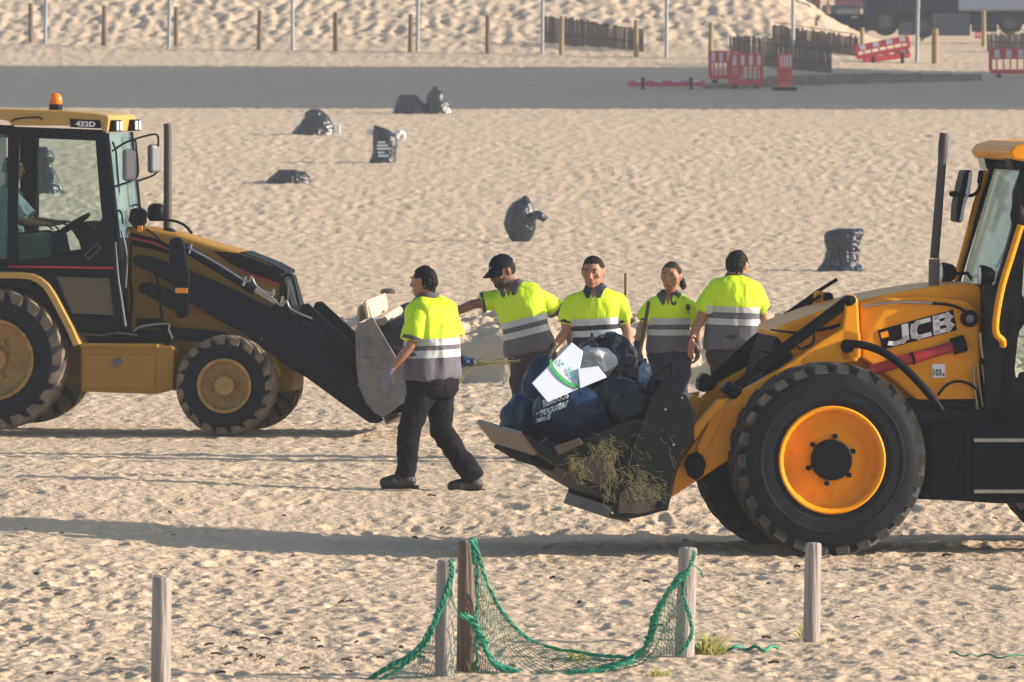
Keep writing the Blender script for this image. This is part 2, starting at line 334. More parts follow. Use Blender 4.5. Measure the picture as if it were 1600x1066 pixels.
    def rings(s, rings, n=20, mi=0):
        """rings: (centre, U half vector, V half vector)"""
        base = len(s.v)
        for c, U, V in rings:
            for k in range(n):
                a = 2 * math.pi * k / n; ca, sa = math.cos(a), math.sin(a); e = .85
                ca = math.copysign(abs(ca) ** e, ca); sa = math.copysign(abs(sa) ** e, sa)
                s.v.append(Vector(c) + Vector(U) * ca + Vector(V) * sa)
        m = len(rings)
        for i in range(m - 1):
            for k in range(n):
                a = base + i * n + k; b = base + i * n + (k + 1) % n; s.f.append((a, b, b + n, a + n)); s.m.append(mi)
        s.f.append(tuple(base + k for k in range(n))[::-1]); s.m.append(mi)
        s.f.append(tuple(base + (m - 1) * n + k for k in range(n))); s.m.append(mi)
    def build(s, name, mat, parent=None, smooth=False, bevel=0, mats=None, **k):
        return obj(name, s.v, s.f, mat, parent, smooth, bevel, mats=mats, midx=s.m if mats else None, **k)
def dup(o, parent=None, loc=None):
    c = o.copy(); COL.objects.link(c); c.parent = parent if parent is not None else o.parent
    if loc is not None: c.location = loc
    for ch in [x for x in COL.objects if x.parent == o]: dup(ch, c)
    return c
def smooth_line(pts, n=6):
    """catmull-rom"""
    P = [Vector(p) for p in pts]; out = []
    for i in range(len(P) - 1):
        a, b, c, d = P[max(i - 1, 0)], P[i], P[i + 1], P[min(i + 2, len(P) - 1)]
        for k in range(n):
            t = k / n; out.append(.5 * ((2 * b) + (c - a) * t + (2 * a - 5 * b + 4 * c - d) * t * t + (3 * b - a - 3 * c + d) * t ** 3))
    out.append(P[-1]); return out
def text_faces(body, bold=.03):
    cu = bpy.data.curves.new('lettering', 'FONT'); cu.body = body; cu.offset = bold; cu.resolution_u = 3
    t = bpy.data.objects.new('lettering', cu); COL.objects.link(t); dg = bpy.context.evaluated_depsgraph_get(); me = bpy.data.meshes.new_from_object(t.evaluated_get(dg))
    vs = [v.co.copy() for v in me.vertices]; fs = [tuple(p.vertices) for p in me.polygons]
    bpy.data.objects.remove(t); bpy.data.curves.remove(cu); bpy.data.meshes.remove(me)
    x0 = min(v.x for v in vs); x1 = max(v.x for v in vs); y0 = min(v.y for v in vs); y1 = max(v.y for v in vs)
    return [Vector(((v.x - x0) / (x1 - x0), (v.y - y0) / (y1 - y0), 0)) for v in vs], fs
def quad_map(q, u, v):
    """q: bl, br, tr, tl"""
    return (q[0] * (1 - u) + q[1] * u) * (1 - v) + (q[3] * (1 - u) + q[2] * u) * v
def extrude(polys, off):
    """polys: [outer, hole...] 3-D; solid between them and them+off"""
    flat = [p for l in polys for p in l]; tri = tessellate_polygon(polys)
    n = len(flat); vs = flat + [p + off for p in flat]; fs = []
    if len(polys) == 1: fs = [tuple(range(n)), tuple(range(2 * n - 1, n - 1, -1))]
    else:
        for t in tri: fs.append(tuple(t)); fs.append(tuple(i + n for i in reversed(t)))
    k = 0
    for l in polys:
        m = len(l)
        for i in range(m): a, b = k + i, k + (i + 1) % m; fs.append((a, b, b + n, a + n))
        k += m
    return vs, fs
class Vehicle:
    """local frame: x to the picture's right along the machine, y away across it, z up; pixels are dropped on side planes y = v"""
    def __init__(s, px, py, d, yaw, root):
        s.o = at(px, py, d); s.yaw = yaw; s.R = Matrix.Rotation(yaw, 3, 'Z'); s.root = root; root.location = s.o; root.rotation_euler = (0, 0, yaw)
        s.Ri = s.R.transposed(); s.cam = s.Ri @ (CAM - s.o)
    def p(s, px, py, v):
        r = s.Ri @ ray(px, py); t = (v - s.cam.y) / r.y; return s.cam + r * t
    def w(s, p): return s.o + s.R @ Vector(p)
    def poly(s, name, pts, v0, v1, mat, bevel=.01, holes=(), parent=None, seg=2, ref=None):
        ref = v0 if ref is None else ref
        loops = []
        for l in [pts] + list(holes):
            L = [s.p(x, y, ref) for x, y in l]
            for q in L: q.y = v0
            loops.append(L)
        vs, fs = extrude(loops, Vector((0, v1 - v0, 0)))
        return obj(name, vs, fs, mat, parent or s.root, bevel=bevel if not holes else 0, seg=seg)
    def tube(s, name, pts, r, mat, parent=None, n=10, sm=0, taper=None):
        P = [s.p(*q) for q in pts]
        if sm: P = smooth_line(P, sm)
        mb = MB(); mb.tube(P, taper if taper else r, n); return mb.build(name, mat, parent or s.root, smooth=50)
    def disc(s, name, c, r, v0, v1, mat, parent=None, n=28, bevel=.006):
        q = s.p(c[0], c[1], v0); mb = MB(); mb.lathe([(.0005, v0), (r, v0), (r, v1), (.0005, v1)], n, org=(q.x, 0, q.z)); return mb.build(name, mat, parent or s.root, bevel=bevel, smooth=35)
    def text(s, name, body, q, v, mat, parent, bold=.03, thick=.004):
        vs, fs = text_faces(body, bold); Q = [s.p(x, y, v) for x, y in q]
        vs = [quad_map(Q, p.x, p.y) for p in vs]; return obj(name, vs, fs, mat, parent)

def wheel(veh, px, py, v0, R, width, rim_r, mats, nl, lug_h, lug_w, skew, dish, hub, flip=False, wrap=.075, rimpos=None, steer=0, far_shift=None, inner_v=None):
    """tyre (mesh with lugs) with rim, hub and bolts as sub-parts. origin at the wheel centre"""
    c = veh.p(px, py, v0) if far_shift is None else far_shift
    tyre_m, lugm, rimm, hubm = mats
    Rb = R - lug_h; w = width; mb = MB()
    prof = [(rim_r, .035), (rim_r + .02, .01), (rim_r + (Rb - rim_r) * .20, -.006), (rim_r + (Rb - rim_r) * .22, -.012), (rim_r + (Rb - rim_r) * .45, -.014), (rim_r + (Rb - rim_r) * .47, -.018), (rim_r + (Rb - rim_r) * .52, -.018), (rim_r + (Rb - rim_r) * .54, -.013), (rim_r + (Rb - rim_r) * .74, -.010), (rim_r + (Rb - rim_r) * .76, -.006), (Rb - .035, .012), (Rb - .008, .04), (Rb, .08),
            (Rb, w - .08), (Rb - .008, w - .04), (Rb - .035, w - .012), (rim_r + (Rb - rim_r) * .6, w + .01), (rim_r + .02, w - .01), (rim_r, w - .035)]
    mb.lathe(prof, 72, 0, close=True)
    for i in range(nl):
        for side in (0, 1):
            a0 = 2 * math.pi * (i + .5 * side) / nl; th = lug_w / R
            y_in = w * .54 if side == 0 else w * .46; y_out = .006 if side == 0 else w - .006
            pts = []
            J = .12 * (_h(np.array([i]), np.array([side]), 0, 3)[0] - .5)
            for (yy, aa, rr) in ((y_in, a0 + skew, R), (w * .2 if side == 0 else w * .8, a0 + .35 * skew, R - .002), (y_out, a0, R - .014 - abs(J) * .05), (y_out - (.016 if side == 0 else -.016) * (1 if wrap > .05 else -.1), a0 - .02, R - lug_h - wrap)):
                for sgn in (-1, 1):
                    for top in (0, 1):
                        r_ = rr if top else rr - lug_h - .02
                        t_ = th * (.5 if not top else .42) * (1.15 if yy == y_out else 1)
                        ang = aa + sgn * t_; pts.append(Vector((r_ * math.cos(ang), yy, r_ * math.sin(ang))))
            fs = []
            for k in range(3):
                b = k * 4; fs += [(b, b + 4, b + 5, b + 1), (b + 2, b + 3, b + 7, b + 6), (b + 1, b + 5, b + 7, b + 3), (b, b + 2, b + 6, b + 4)]
            fs += [(0, 1, 3, 2), (12, 14, 15, 13)]
            mb.add(pts, fs[:-2] + fs[-2:], 1)
    # dust only on the running face of the lugs: split by face slot
    t = mb.build('wheel', None, veh.root, smooth=32, mats=[tyre_m, lugm])
    t.location = c
    if flip: t.rotation_euler = (0, 0, math.pi); t.location = (c.x, c.y + w, c.z)
    if steer: t.rotation_euler = (0, 0, t.rotation_euler[2] + steer)
    rb = MB()
    rp = [(rim_r + .012, .002), (rim_r + .018, -.008), (rim_r + .006, -.02), (rim_r - .012, -.012), (rim_r - .022, .015)] + dish + [(.001, dish[-1][1])]
    rb.lathe(rp, 64)
    rb.lathe([(rim_r + .01, .0), (rim_r + .01, w), (rim_r - .02, w), (rim_r - .03, w * .6), (.05, w * .6)], 48)
    rb.build('rim', rimm, t, smooth=30)
    hb = MB(); hb.lathe(hub[0], 40); hb.build('hub', hubm, t, smooth=30)
    nb, br, by, bs, bm_ = hub[1]
    for i in range(nb):
        a = 2 * math.pi * i / nb + .35; b = MB(); b.lathe([(.0005, by - bs * 1.1), (bs, by - bs * 1.1), (bs, by + .01)], 6, org=(br * math.cos(a), 0, br * math.sin(a))); b.build('bolt', bm_, t)
    return t
build_ground()
# ================================================================== right machine (orange)
JR = thing('backhoe_loader', 'orange backhoe loader on the right with black exhaust stack and bucket full of rubbish bags', 'backhoe loader')
J = Vehicle(1300, 869, 64.2, math.radians(8), JR)
hubJ = ([(.001, -.03), (.135, -.03), (.146, -.018), (.148, .07)], (6, .172, .055, .020, 'black_paint'))
dishJ = [(.375, .05), (.368, .075), (.345, .085), (.335, .095), (.30, .10), (.285, .105), (.24, .092), (.20, .07), (.15, .06)]
J1 = wheel(J, 1300, 719, 0, .700, .44, .372, ('rubber', 'tread_wear', 'rim_orange', 'black_paint'), 26, .030, .085, .30, dishJ, hubJ, wrap=.022)
c0 = J1.location.copy()
jw2 = dup(J1, JR); jw2.rotation_euler = (0, 0, math.pi); jw2.location = c0 + Vector((0, 2.05, -.05))
jw3 = dup(J1, JR); jw3.location = c0 + Vector((2.30, .02, 0.0)); jw3['label'] = 'rear wheel of the orange machine at the picture edge'
jw4 = dup(J1, JR); jw4.rotation_euler = (0, 0, math.pi); jw4.location = c0 + Vector((2.24, 2.05, -.03))
for n_, w_ in (('a', jw3), ('b', jw4)): pass
# chassis and axle
J.poly('chassis', [(1160, 640), (1600, 640), (1800, 640), (1800, 770), (1560, 785), (1300, 775), (1180, 730)], .75, 1.45, 'black_paint')
mb = MB(); q = J.p(1300, 719, .4); mb.cap((q.x, .42, q.z), .10, (q.x, 1.65, q.z), .10); mb.box((q.x - .2, .8, q.z - .16), (q.x + .2, 1.3, q.z + .16)); mb.build('front_axle', 'black_paint', JR, smooth=40)
# engine hood (rounded top)
hood = [(1212, 522), (1216, 511), (1232, 504), (1250, 498), (1287, 484), (1347, 468), (1400, 457), (1448, 449), (1500, 443.5), (1520, 443), (1531, 447), (1537, 458), (1537, 520), (1533, 600), (1530, 655), (1380, 655), (1300, 610), (1240, 560)]
J.poly('engine_hood', hood, .58, 1.46, 'orange_paint', bevel=.055, seg=4)
J.poly('grille_cover', [(1214, 524), (1255, 530), (1310, 545), (1310, 660), (1190, 660), (1184, 622), (1200, 562)], .60, 1.44, 'interior', bevel=.03)
for i in range(5): J.poly('grille_slat', [(1192 - i * 3, 548 + i * 14), (1290, 556 + i * 14), (1290, 560 + i * 14), (1191 - i * 3, 552 + i * 14)], .585, .60, 'black_paint', bevel=0)
J.poly('hood_black_strip', [(1205, 517), (1250, 523), (1300, 515), (1340, 500), (1340, 496), (1300, 509), (1250, 519), (1203, 514)], .565, .582, 'black_paint', bevel=.003)  # thin black strip along the lower front edge of the hood
# side panel with lettering: plate stands on the loader frame
J.poly('side_panel', [(1345, 474), (1380, 466), (1450, 462), (1512, 470), (1528, 486), (1532, 520), (1532, 600), (1526, 642), (1440, 632), (1390, 590), (1345, 560)], .47, .58, 'orange_paint', bevel=.02)
dq = [(1379, 547), (1495.5, 516), (1489, 484), (1372, 516)]
J.poly('decal', dq, .462, .4705, 'decal_black', bevel=0)
def letters(V, parent, q, v, strokes, wd, mat, name='letter', thick=.004):
    Q = [V.p(x, y, v) for x, y in q]
    for st in strokes:
        mb = MB()
        for path in st:
            for (a, b) in zip(path[:-1], path[1:]):
                ax, ay = a; bx, by = b; L = math.hypot(bx - ax, (by - ay) * .28) + 1e-6
                ux, uy = (bx - ax) / L, (by - ay) / L
                nx, ny = -(by - ay) * .28 / L, (bx - ax) / L
                hx, hy = wd * .5, wd * 1.12
                ex, ey = ux * wd * .36, uy * wd * .36
                c = [(ax - ex + nx * hx, ay - ey + ny * hy * 1), (bx + ex + nx * hx, by + ey + ny * hy), (bx + ex - nx * hx, by + ey - ny * hy), (ax - ex - nx * hx, ay - ey - ny * hy)]
                vs = [quad_map(Q, *k) for k in c]; vs += [k + Vector((0, -thick, 0)) for k in vs]
                mb.add(vs, [(0, 1, 2, 3), (7, 6, 5, 4), (0, 4, 5, 1), (1, 5, 6, 2), (2, 6, 7, 3), (3, 7, 4, 0)])
        mb.build(name, mat, parent)
dec = [o for o in JR.children if o.name.startswith('decal')][0]
_x = lambda pts, sk=.04: [(x + sk * (y - .5), y) for x, y in pts]
letters(J, dec, dq, .4615, [
    [_x([(.335, .84), (.335, .28), (.295, .16), (.19, .15), (.13, .22)])],
    [_x([(.645, .84), (.51, .84), (.455, .72), (.445, .50), (.455, .27), (.51, .15), (.645, .15)])],
    [_x([(.75, .84), (.895, .84), (.925, .70), (.885, .51), (.76, .50)]), _x([(.75, .84), (.75, .15), (.90, .15), (.94, .30), (.885, .50)])]], .088, 'decal_white')
qd = [(1377.5, 529), (1389, 526), (1387, 517), (1375.5, 520)]
J.poly('emblem', qd, .459, .462, 'orange_paint', bevel=0, parent=dec)
# near side loader tower, arm and links
def both(o, dy):
    c = dup(o, o.parent); c.location = c.location + Vector((0, dy, 0)); return c
tw = J.poly('tower', [(1322, 466), (1326, 461), (1335, 461), (1341, 468), (1345, 540), (1340, 566), (1316, 566), (1309, 556), (1316, 510)], .36, .465, 'orange_paint', bevel=.018); 
twf = both(tw, 1.18); twf.location.x -= .02
J.disc('pivot_pin', (1331, 469), .032, .335, .36, 'black_paint')
J.disc('pivot_pin', (1325, 541), .05, .335, .36, 'black_paint')
arm = [(1318, 512), (1345, 520), (1345, 560), (1280, 580), (1222, 622), (1168, 672), (1150, 700), (1138, 720), (1092, 750), (1048, 778), (1052, 742), (1076, 704), (1118, 648), (1166, 607), (1222, 575), (1280, 535)]
ar = J.poly('loader_arm', arm, .36, .462, 'orange_paint', bevel=.016); both(ar, 1.18)
J.disc('arm_pin', (1087, 726), .075, .30, .36, 'black_paint'); J.disc('arm_pin', (1087, 726), .045, .27, .30, 'black_paint')
J.poly('pin_guard', [(1076, 712), (1090, 705), (1101, 715), (1101, 742), (1088, 752), (1074, 742)], .30, .355, 'black_paint', bevel=.02)
ln = J.poly('tilt_link', [(1081, 668), (1108, 640), (1122, 624), (1135, 624), (1133, 634), (1106, 660), (1086, 690)], .27, .33, 'orange_paint', bevel=.012); both(ln, 1.3)
ln2 = J.poly('tilt_lever', [(1122, 624), (1139, 622), (1126, 664), (1104, 706), (1092, 714), (1088, 700), (1104, 668)], .335, .358, 'orange_paint', bevel=.01); both(ln2, 1.3)
# far side link that shows over the bucket
J.poly('cross_frame', [(1062, 632), (1085, 616), (1102, 625), (1094, 650), (1078, 664), (1060, 650)], .9, 1.6, 'orange_paint', bevel=.015)
# tilt rams
def ram(V, name, pts, v, r_body, r_rod, frac, mat='black_paint', rodmat='bright_steel'):
    a = V.p(pts[0][0], pts[0][1], v); b = V.p(pts[1][0], pts[1][1], v); m = a + (b - a) * frac
    mb = MB(); mb.tube([a, m], r_body, 14); mb.tube([m - (m - a).normalized() * .06, m + (m - a).normalized() * .03], r_body * 1.13, 14); o = mb.build(name, mat, V.root, smooth=40)
    mb = MB(); mb.tube([m, b], r_rod, 12); mb.build('ram_rod', rodmat, o, smooth=40); 
    for p_, w_ in ((b, .07), (a, .05)): mb = MB(); mb.cap(p_ + Vector((0, -w_, 0)), r_body * .97, p_ + Vector((0, w_, 0)), r_body * .97); mb.build('ram_eye', mat, o, smooth=40)
    return o
ram(J, 'tilt_ram', [(1325, 470), (1140, 609)], .42, .042, .026, .72, rodmat='black_paint')
ram(J, 'tilt_ram', [(1290, 466), (1098, 603)], 1.62, .046, .03, .78, rodmat='black_paint')
J.tube('tilt_gauge_rod', [(1308, 436.5, 1.62), (1283, 452, 1.62), (1180, 525, 1.62), (1112, 586, 1.62)], .014, 'black_paint')
J.poly('tilt_ram_guard', [(1282, 450), (1292, 466), (1252, 503), (1124, 606), (1096, 600), (1180, 528)], 1.66, 1.72, 'black_paint', bevel=.01)
J.tube('ram_hose', [(1282, 462, 1.5), (1240, 490, 1.5), (1180, 536, 1.5), (1150, 560, 1.5)], .012, 'interior', sm=5)
J.tube('ram_hose', [(1315, 485, .34), (1276, 512, .34), (1270, 536, .34), (1250, 545, .34), (1244, 533, .34)], .010, 'interior', sm=6)
for (x, y, v, r) in ((1104, 597, 1.62, .068), (1142, 610, .44, .068)):
    mb = MB(); mb.box((-r, -.09, -r * .7), (r, .09, r * .7)); Rk = Matrix.Rotation(.65, 4, 'Y'); c_ = J.p(x, y, v); mb.v = [Rk @ q_ + c_ for q_ in mb.v]; mb.build('ram_knuckle', 'black_paint', JR, bevel=.03, seg=3)
J.poly('knob_post', [(1283, 476), (1285, 464), (1302, 464), (1304, 474), (1300, 486), (1286, 488)], 1.50, 1.62, 'orange_paint', bevel=.015)
mb = MB(); mb.cap(J.p(1294, 465, 1.45), .040, J.p(1294, 465, 1.66), .040); mb.build('tower_cap', 'black_paint', JR, smooth=50)
# hoses, lift ram
J.tube('boom_hose', [(1323, 537, .33), (1340, 538, .31), (1362, 543, .30), (1386, 554, .29), (1411, 573, .28), (1436, 598, .27), (1455, 620, .27), (1471, 642, .27)], .029, 'black_paint', sm=5, n=12)
J.tube('lift_ram', [(1492, 541, .44), (1360, 579, .44)], .040, 'red_paint', n=16); J.tube('lift_ram_end', [(1508, 536, .44), (1488, 542, .44)], .062, 'black_paint', n=16)
J.tube('lift_ram_strap', [(1428, 559.5, .44), (1424, 560.6, .44)], .045, 'black_paint', n=16)
J.tube('lift_ram_rod', [(1360, 579, .44), (1325, 590, .44)], .022, 'bright_steel')
J.tube('steel_pipe', [(1347, 480, .45), (1392, 472.5, .45), (1450, 473.5, .45), (1458, 474, .45)], .010, 'bright_steel', sm=4)
J.tube('rubber_hose', [(1457, 474, .45), (1486, 477, .44), (1505, 485, .43), (1513, 494, .42)], .011, 'interior', sm=5)
J.disc('pivot_boss', (1516, 498), .062, .40, .47, 'black_paint'); J.disc('pivot_boss', (1516, 498), .03, .375, .40, 'mirror_back')
J.tube('black_ram', [(1415, 634, .5), (1522, 633, .5)], .055, 'black_paint', n=16)
J.tube('rubber_hose', [(1465, 618, .43), (1480, 601, .42), (1500, 596, .42), (1522, 605, .42), (1530, 624, .42)], .010, 'interior', sm=5)
for i, (a, b) in enumerate((((1521, 572), (1528, 642)), ((1528, 570), (1536, 636)), ((1535, 570), (1545, 632)), ((1532, 520), (1537, 560)))):
    J.tube('valve_pipe', [(a[0], a[1], .42), ((a[0] + b[0]) / 2 - 1, (a[1] + b[1]) / 2, .42), (b[0], b[1], .42)], .008 if i < 3 else .016, 'bright_steel', sm=4)
lab = J.poly('noise_label', [(1456.5, 569), (1476.5, 568.5), (1477, 590), (1457, 590.5)], .462, .4695, 'decal_white', bevel=0)
J.text('letter', '103', [(1458.5, 587.5), (1471, 587.5), (1471, 577), (1458.5, 577)], .4605, 'decal_black', lab)
J.text('letter', 'dB', [(1472, 587.5), (1476, 587.5), (1476, 583), (1472, 583)], .4605, 'decal_black', lab)
# lower side box with trims and steps
bx = J.poly('fuel_tank', [(1452, 662), (1522, 660), (1800, 660), (1800, 785), (1560, 787), (1452, 780)], .34, .75, 'dark_navy', bevel=.025)
J.poly('tank_cover', [(1522, 668), (1800, 668), (1800, 776), (1522, 776)], .30, .34, 'dark_navy', bevel=.015)
for y in (688, 768): J.poly('trim_strip', [(1522, y - 3), (1800, y - 3), (1800, y + 3), (1522, y + 3)], .285, .30, 'bright_steel', bevel=.003)
for x in (1500, 1512): J.poly('tank_rib', [(x - 2, 670), (x + 2, 670), (x + 2, 776), (x - 2, 776)], .325, .34, 'black_paint', bevel=.004)
J.poly('chassis_rail', [(1380, 640), (1800, 640), (1800, 662), (1380, 664)], .40, .75, 'dark_navy', bevel=.015)
# exhaust
ep = [(1458.5, 446), (1459.5, 440)]; 
J.tube('exhaust_pipe', [(1460, 404, .85), (1466, 330, .85), (1472, 254, .85), (1473, 240, .85), (1474, 222, .85), (1475.5, 208, .85)], .03, 'exhaust', n=16, taper=[.034, .033, .031, .036, .036, .033])
J.tube('exhaust_sleeve', [(1459, 450, .85), (1460, 405, .85)], .041, 'exhaust_grey', n=16)
# cab
roof = [(1577, 238), (1586, 228), (1606, 222), (1640, 220), (1800, 219), (1830, 232), (1830, 246), (1640, 242), (1604, 243), (1606, 253), (1584, 250)]
J.poly('cab_roof', roof, .30, 1.78, 'orange_paint', bevel=.03, seg=3)
J.poly('roof_skirt', [(1600, 243), (1640, 242), (1830, 247), (1830, 262), (1640, 258), (1606, 256)], .36, 1.72, 'black_paint', bevel=.01)
J.poly('roof_lamp', [(1580, 247), (1606, 254), (1602, 258), (1585, 266)], .36, .62, 'black_paint', bevel=.01)
J.poly('roof_lamp', [(1538, 247), (1566, 254), (1562, 258), (1543, 266)], 1.40, 1.66, 'black_paint', bevel=.01)
J.poly('lamp_lens', [(1536.5, 247), (1538.5, 247), (1543, 264), (1541.5, 265)], 1.41, 1.64, 'lamp_glass', bevel=0)
# windscreen: a slanted pane across the front, leaning back
def pane(V, name, pts, mat, th=.006, parent=None):
    P = [V.p(*q) for q in pts]; n = (P[1] - P[0]).cross(P[2] - P[1]).normalized() * th
    vs, fs = extrude([P], n); return obj(name, vs, fs, mat, parent or V.root)
A = J.p(1557, 452, .38); B = J.p(1609, 260, .38); 
def off(p, dx, dy): return Vector((p.x + dx, dy, p.z))
wv = [off(A, .02, .38), off(A, -.03, .75), off(A, -.03, 1.35), off(A, -.0, 1.72), off(B, -.0, 1.70), off(B, -.02, 1.35), off(B, -.02, .75), off(B, 0, .40)]
vs = wv + [p + Vector((.008, 0, 0)) for p in wv]
obj('windscreen', vs, [(0, 1, 6, 7), (1, 2, 5, 6), (2, 3, 4, 5), (8, 15, 14, 9), (9, 14, 13, 10), (10, 13, 12, 11), (0, 8, 9, 1), (1, 9, 10, 2), (2, 10, 11, 3), (7, 6, 14, 15), (6, 5, 13, 14), (5, 4, 12, 13), (0, 7, 15, 8), (3, 11, 12, 4)], 'glass_pale', JR, smooth=50)
for pl_, r_ in (([off(A, -.03, 1.74), off(B, -.01, 1.72)], .022), ([off(B, -.03, .38), off(B, -.06, 1.05), off(B, -.03, 1.72)], .03), ([off(A, -.03, .38), off(A, -.11, 1.05), off(A, -.03, 1.72)], .03)): mb = MB(); mb.tube(pl_, r_, 8); mb.build('windscreen_bar', 'interior', JR, smooth=50)
J.tube('wiper', [(1556, 455, .9), (1568, 402, .9), (1574, 380, .9)], .008, 'interior'); J.tube('wiper', [(1556, 420, .92), (1576, 380, .9), (1582, 345, .9)], .010, 'interior')
J.poly('front_pillar', [(1539, 446), (1556, 446), (1582, 355), (1584, 300), (1597, 262), (1612, 262), (1604, 330), (1585, 440), (1580, 520), (1582, 640), (1541, 640)], .33, .40, 'black_paint', bevel=.008)
J.poly('cab_front_wall', [(1539, 450), (1582, 450), (1582, 642), (1541, 642)], .40, 1.70, 'black_paint', bevel=.01)
J.poly('door_frame', [(1600, 262), (1830, 262), (1830, 650), (1560, 650), (1562, 600), (1578, 470), (1596, 350)], .33, .37, 'black_paint', holes=[[(1612, 275), (1815, 275), (1815, 500), (1815, 590), (1640, 600), (1590, 608), (1583, 560), (1584, 535), (1592, 525), (1596, 470), (1602, 380)]])
J.poly('door_glass', [(1606, 275), (1815, 275), (1815, 600), (1590, 610), (1583, 560), (1592, 500)], .345, .352, 'glass_clear', bevel=0)
J.poly('cab_rear_wall', [(1800, 262), (1830, 262), (1830, 650), (1800, 650)], .40, 1.70, 'black_paint', bevel=.01)
J.poly('cab_far_wall', [(1600, 262), (1830, 262), (1830, 650), (1560, 650), (1578, 450), (1596, 350)], 1.70, 1.74, 'black_paint', holes=[[(1612, 275), (1815, 275), (1815, 590), (1585, 590), (1590, 500), (1600, 380)]])
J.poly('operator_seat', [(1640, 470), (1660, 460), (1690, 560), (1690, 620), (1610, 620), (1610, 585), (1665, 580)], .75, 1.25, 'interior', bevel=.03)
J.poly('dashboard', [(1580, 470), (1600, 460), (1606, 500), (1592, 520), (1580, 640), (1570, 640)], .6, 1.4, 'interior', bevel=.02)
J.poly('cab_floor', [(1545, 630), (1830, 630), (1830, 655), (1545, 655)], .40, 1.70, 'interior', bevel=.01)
J.tube('grab_rail', [(1595, 352, .30), (1580, 400, .29), (1566, 446, .27), (1557, 492, .26), (1556, 520, .26), (1566, 532, .29), (1567, 540, .32)], .026, 'orange_paint', sm=4, n=10)
J.tube('guard_bar', [(1541, 266, 1.60), (1524, 322, 1.62), (1508, 384, 1.64), (1493, 438, 1.66)], .022, 'orange_paint')
# mirror, work lamps
J.poly('mirror', [(1508, 266), (1519.5, 266), (1517, 290), (1507, 320), (1503, 349), (1494, 346), (1496, 318), (1503, 285)], 1.55, 1.80, 'decal_black', bevel=.015)
J.poly('mirror_glass', [(1516, 269), (1519.8, 269), (1516, 300), (1508, 322), (1504.5, 346), (1501, 346), (1506, 318), (1513, 290)], 1.50, 1.552, 'lamp_glass', bevel=.004)
J.tube('mirror_bracket', [(1490, 303, 1.6), (1505, 305, 1.52), (1520, 305, 1.52), (1529, 296, 1.55), (1532, 280, 1.58), (1533, 268, 1.6)], .013, 'decal_black', sm=4)
for a_, b_ in (((1487, 303, 1.6), (1494, 303.5, 1.6)), ((1533, 270, 1.6), (1531, 284, 1.6))): mb = MB(); mb.cap(J.p(*a_), .021, J.p(*b_), .021); mb.build('mirror_knob', 'decal_black', JR, smooth=50)
for (x, y, v, s_) in ((1483, 426, 1.3, 1), (1543, 431, .6, 1.05)):
    mb = MB(); c_ = J.p(x, y, v); mb.lathe([(.001, -.05), (.035, -.05), (.058, -.03), (.072 * s_, .02), (.074 * s_, .055), (.07 * s_, .06)], 24, axis='z'); 
    mb.v = [Vector((-p.z, p.y, p.x)) + c_ for p in mb.v]; o = mb.build('work_lamp', 'decal_black', JR, smooth=40)
    mb = MB(); mb.lathe([(.001, .066), (.05, .064), (.066 * s_, .056)], 24, axis='z'); mb.v = [Vector((-p.z, p.y, p.x)) + c_ for p in mb.v]; mb.build('lamp_lens', 'lamp_glass', o, smooth=60)
J.tube('lamp_stalk', [(1490, 428, 1.3), (1512, 427, 1.3), (1520, 440, 1.3)], .014, 'decal_black'); J.tube('lamp_stalk', [(1545, 436, .6), (1550, 452, .6)], .014, 'decal_black')
mb = MB(); mb.sphere(J.p(1590, 336, .34), .07, 8, sc=(.8, .7, 1.3)); mb.build('side_lamp', 'decal_black', JR, smooth=60)
# ---- bucket (clam type): rear body side, front jaw side, shells between them
def shell(V, name, edge, v0, v1, mat, parent, th=.02, inward=1):
    """sheet that follows a side-view polyline (px at plane v0), v0..v1 wide"""
    P = [V.p(x, y, v0) for x, y in edge]; vs = []; fs = []
    for i, p in enumerate(P):
        t = (P[min(i + 1, len(P) - 1)] - P[max(i - 1, 0)]).normalized(); n = Vector((-t.z, 0, t.x)) * th * inward
        for q in (Vector((p.x, v0, p.z)), Vector((p.x, v1, p.z)), Vector((p.x, v1, p.z)) + n, Vector((p.x, v0, p.z)) + n): vs.append(q)
    for i in range(len(P) - 1):
        a = i * 4
        for k in range(4): b = (k + 1) % 4; fs.append((a + k, a + b, a + 4 + b, a + 4 + k))
    fs += [(0, 1, 2, 3), tuple(len(vs) - 4 + k for k in (3, 2, 1, 0))]
    return obj(name, vs, fs, mat, parent, smooth=30)
BK = MB(); b_ = J.p(1010, 690, 0); BKo = J.poly('bucket', [(1040, 592), (1075, 622), (1084, 645), (1083, 680), (1060, 716), (1041, 797), (1010, 806), (986, 811), (962, 808), (958, 800), (959, 778), (1006, 657), (1018, 622)], -.04, -.01, 'bucket_dark', bevel=.004)
rear_side = [(1040, 592), (1075, 622), (1084, 645), (1083, 680), (1060, 716), (1041, 797), (1010, 806), (986, 811), (962, 808), (958, 800), (959, 778), (1006, 657), (1018, 622)]
J.poly('side_plate', rear_side, 2.16, 2.19, 'bucket_dark', parent=BKo, bevel=.004, ref=-.04)
jaw = [(816, 676), (839, 706), (870, 724), (895, 738), (925, 762), (957, 780), (1004, 657), (990, 656), (965, 664), (940, 676), (905, 690), (885, 698), (860, 700), (835, 688)]
J.poly('jaw_side', jaw, -.035, -.005, 'bucket_dark', parent=BKo, bevel=.004)
J.poly('jaw_side', jaw, 2.15, 2.18, 'bucket_dark', parent=BKo, bevel=.004, ref=-.035)
shell(J, 'jaw_floor', [(839, 706), (870, 724), (895, 738), (925, 762), (957, 780)], -.005, 2.15, 'bucket_brown', BKo, .02, -1)
shell(J, 'cutting_edge', [(814, 674), (840, 708)], -.02, 2.17, 'bucket_tan', BKo, .03, -1)
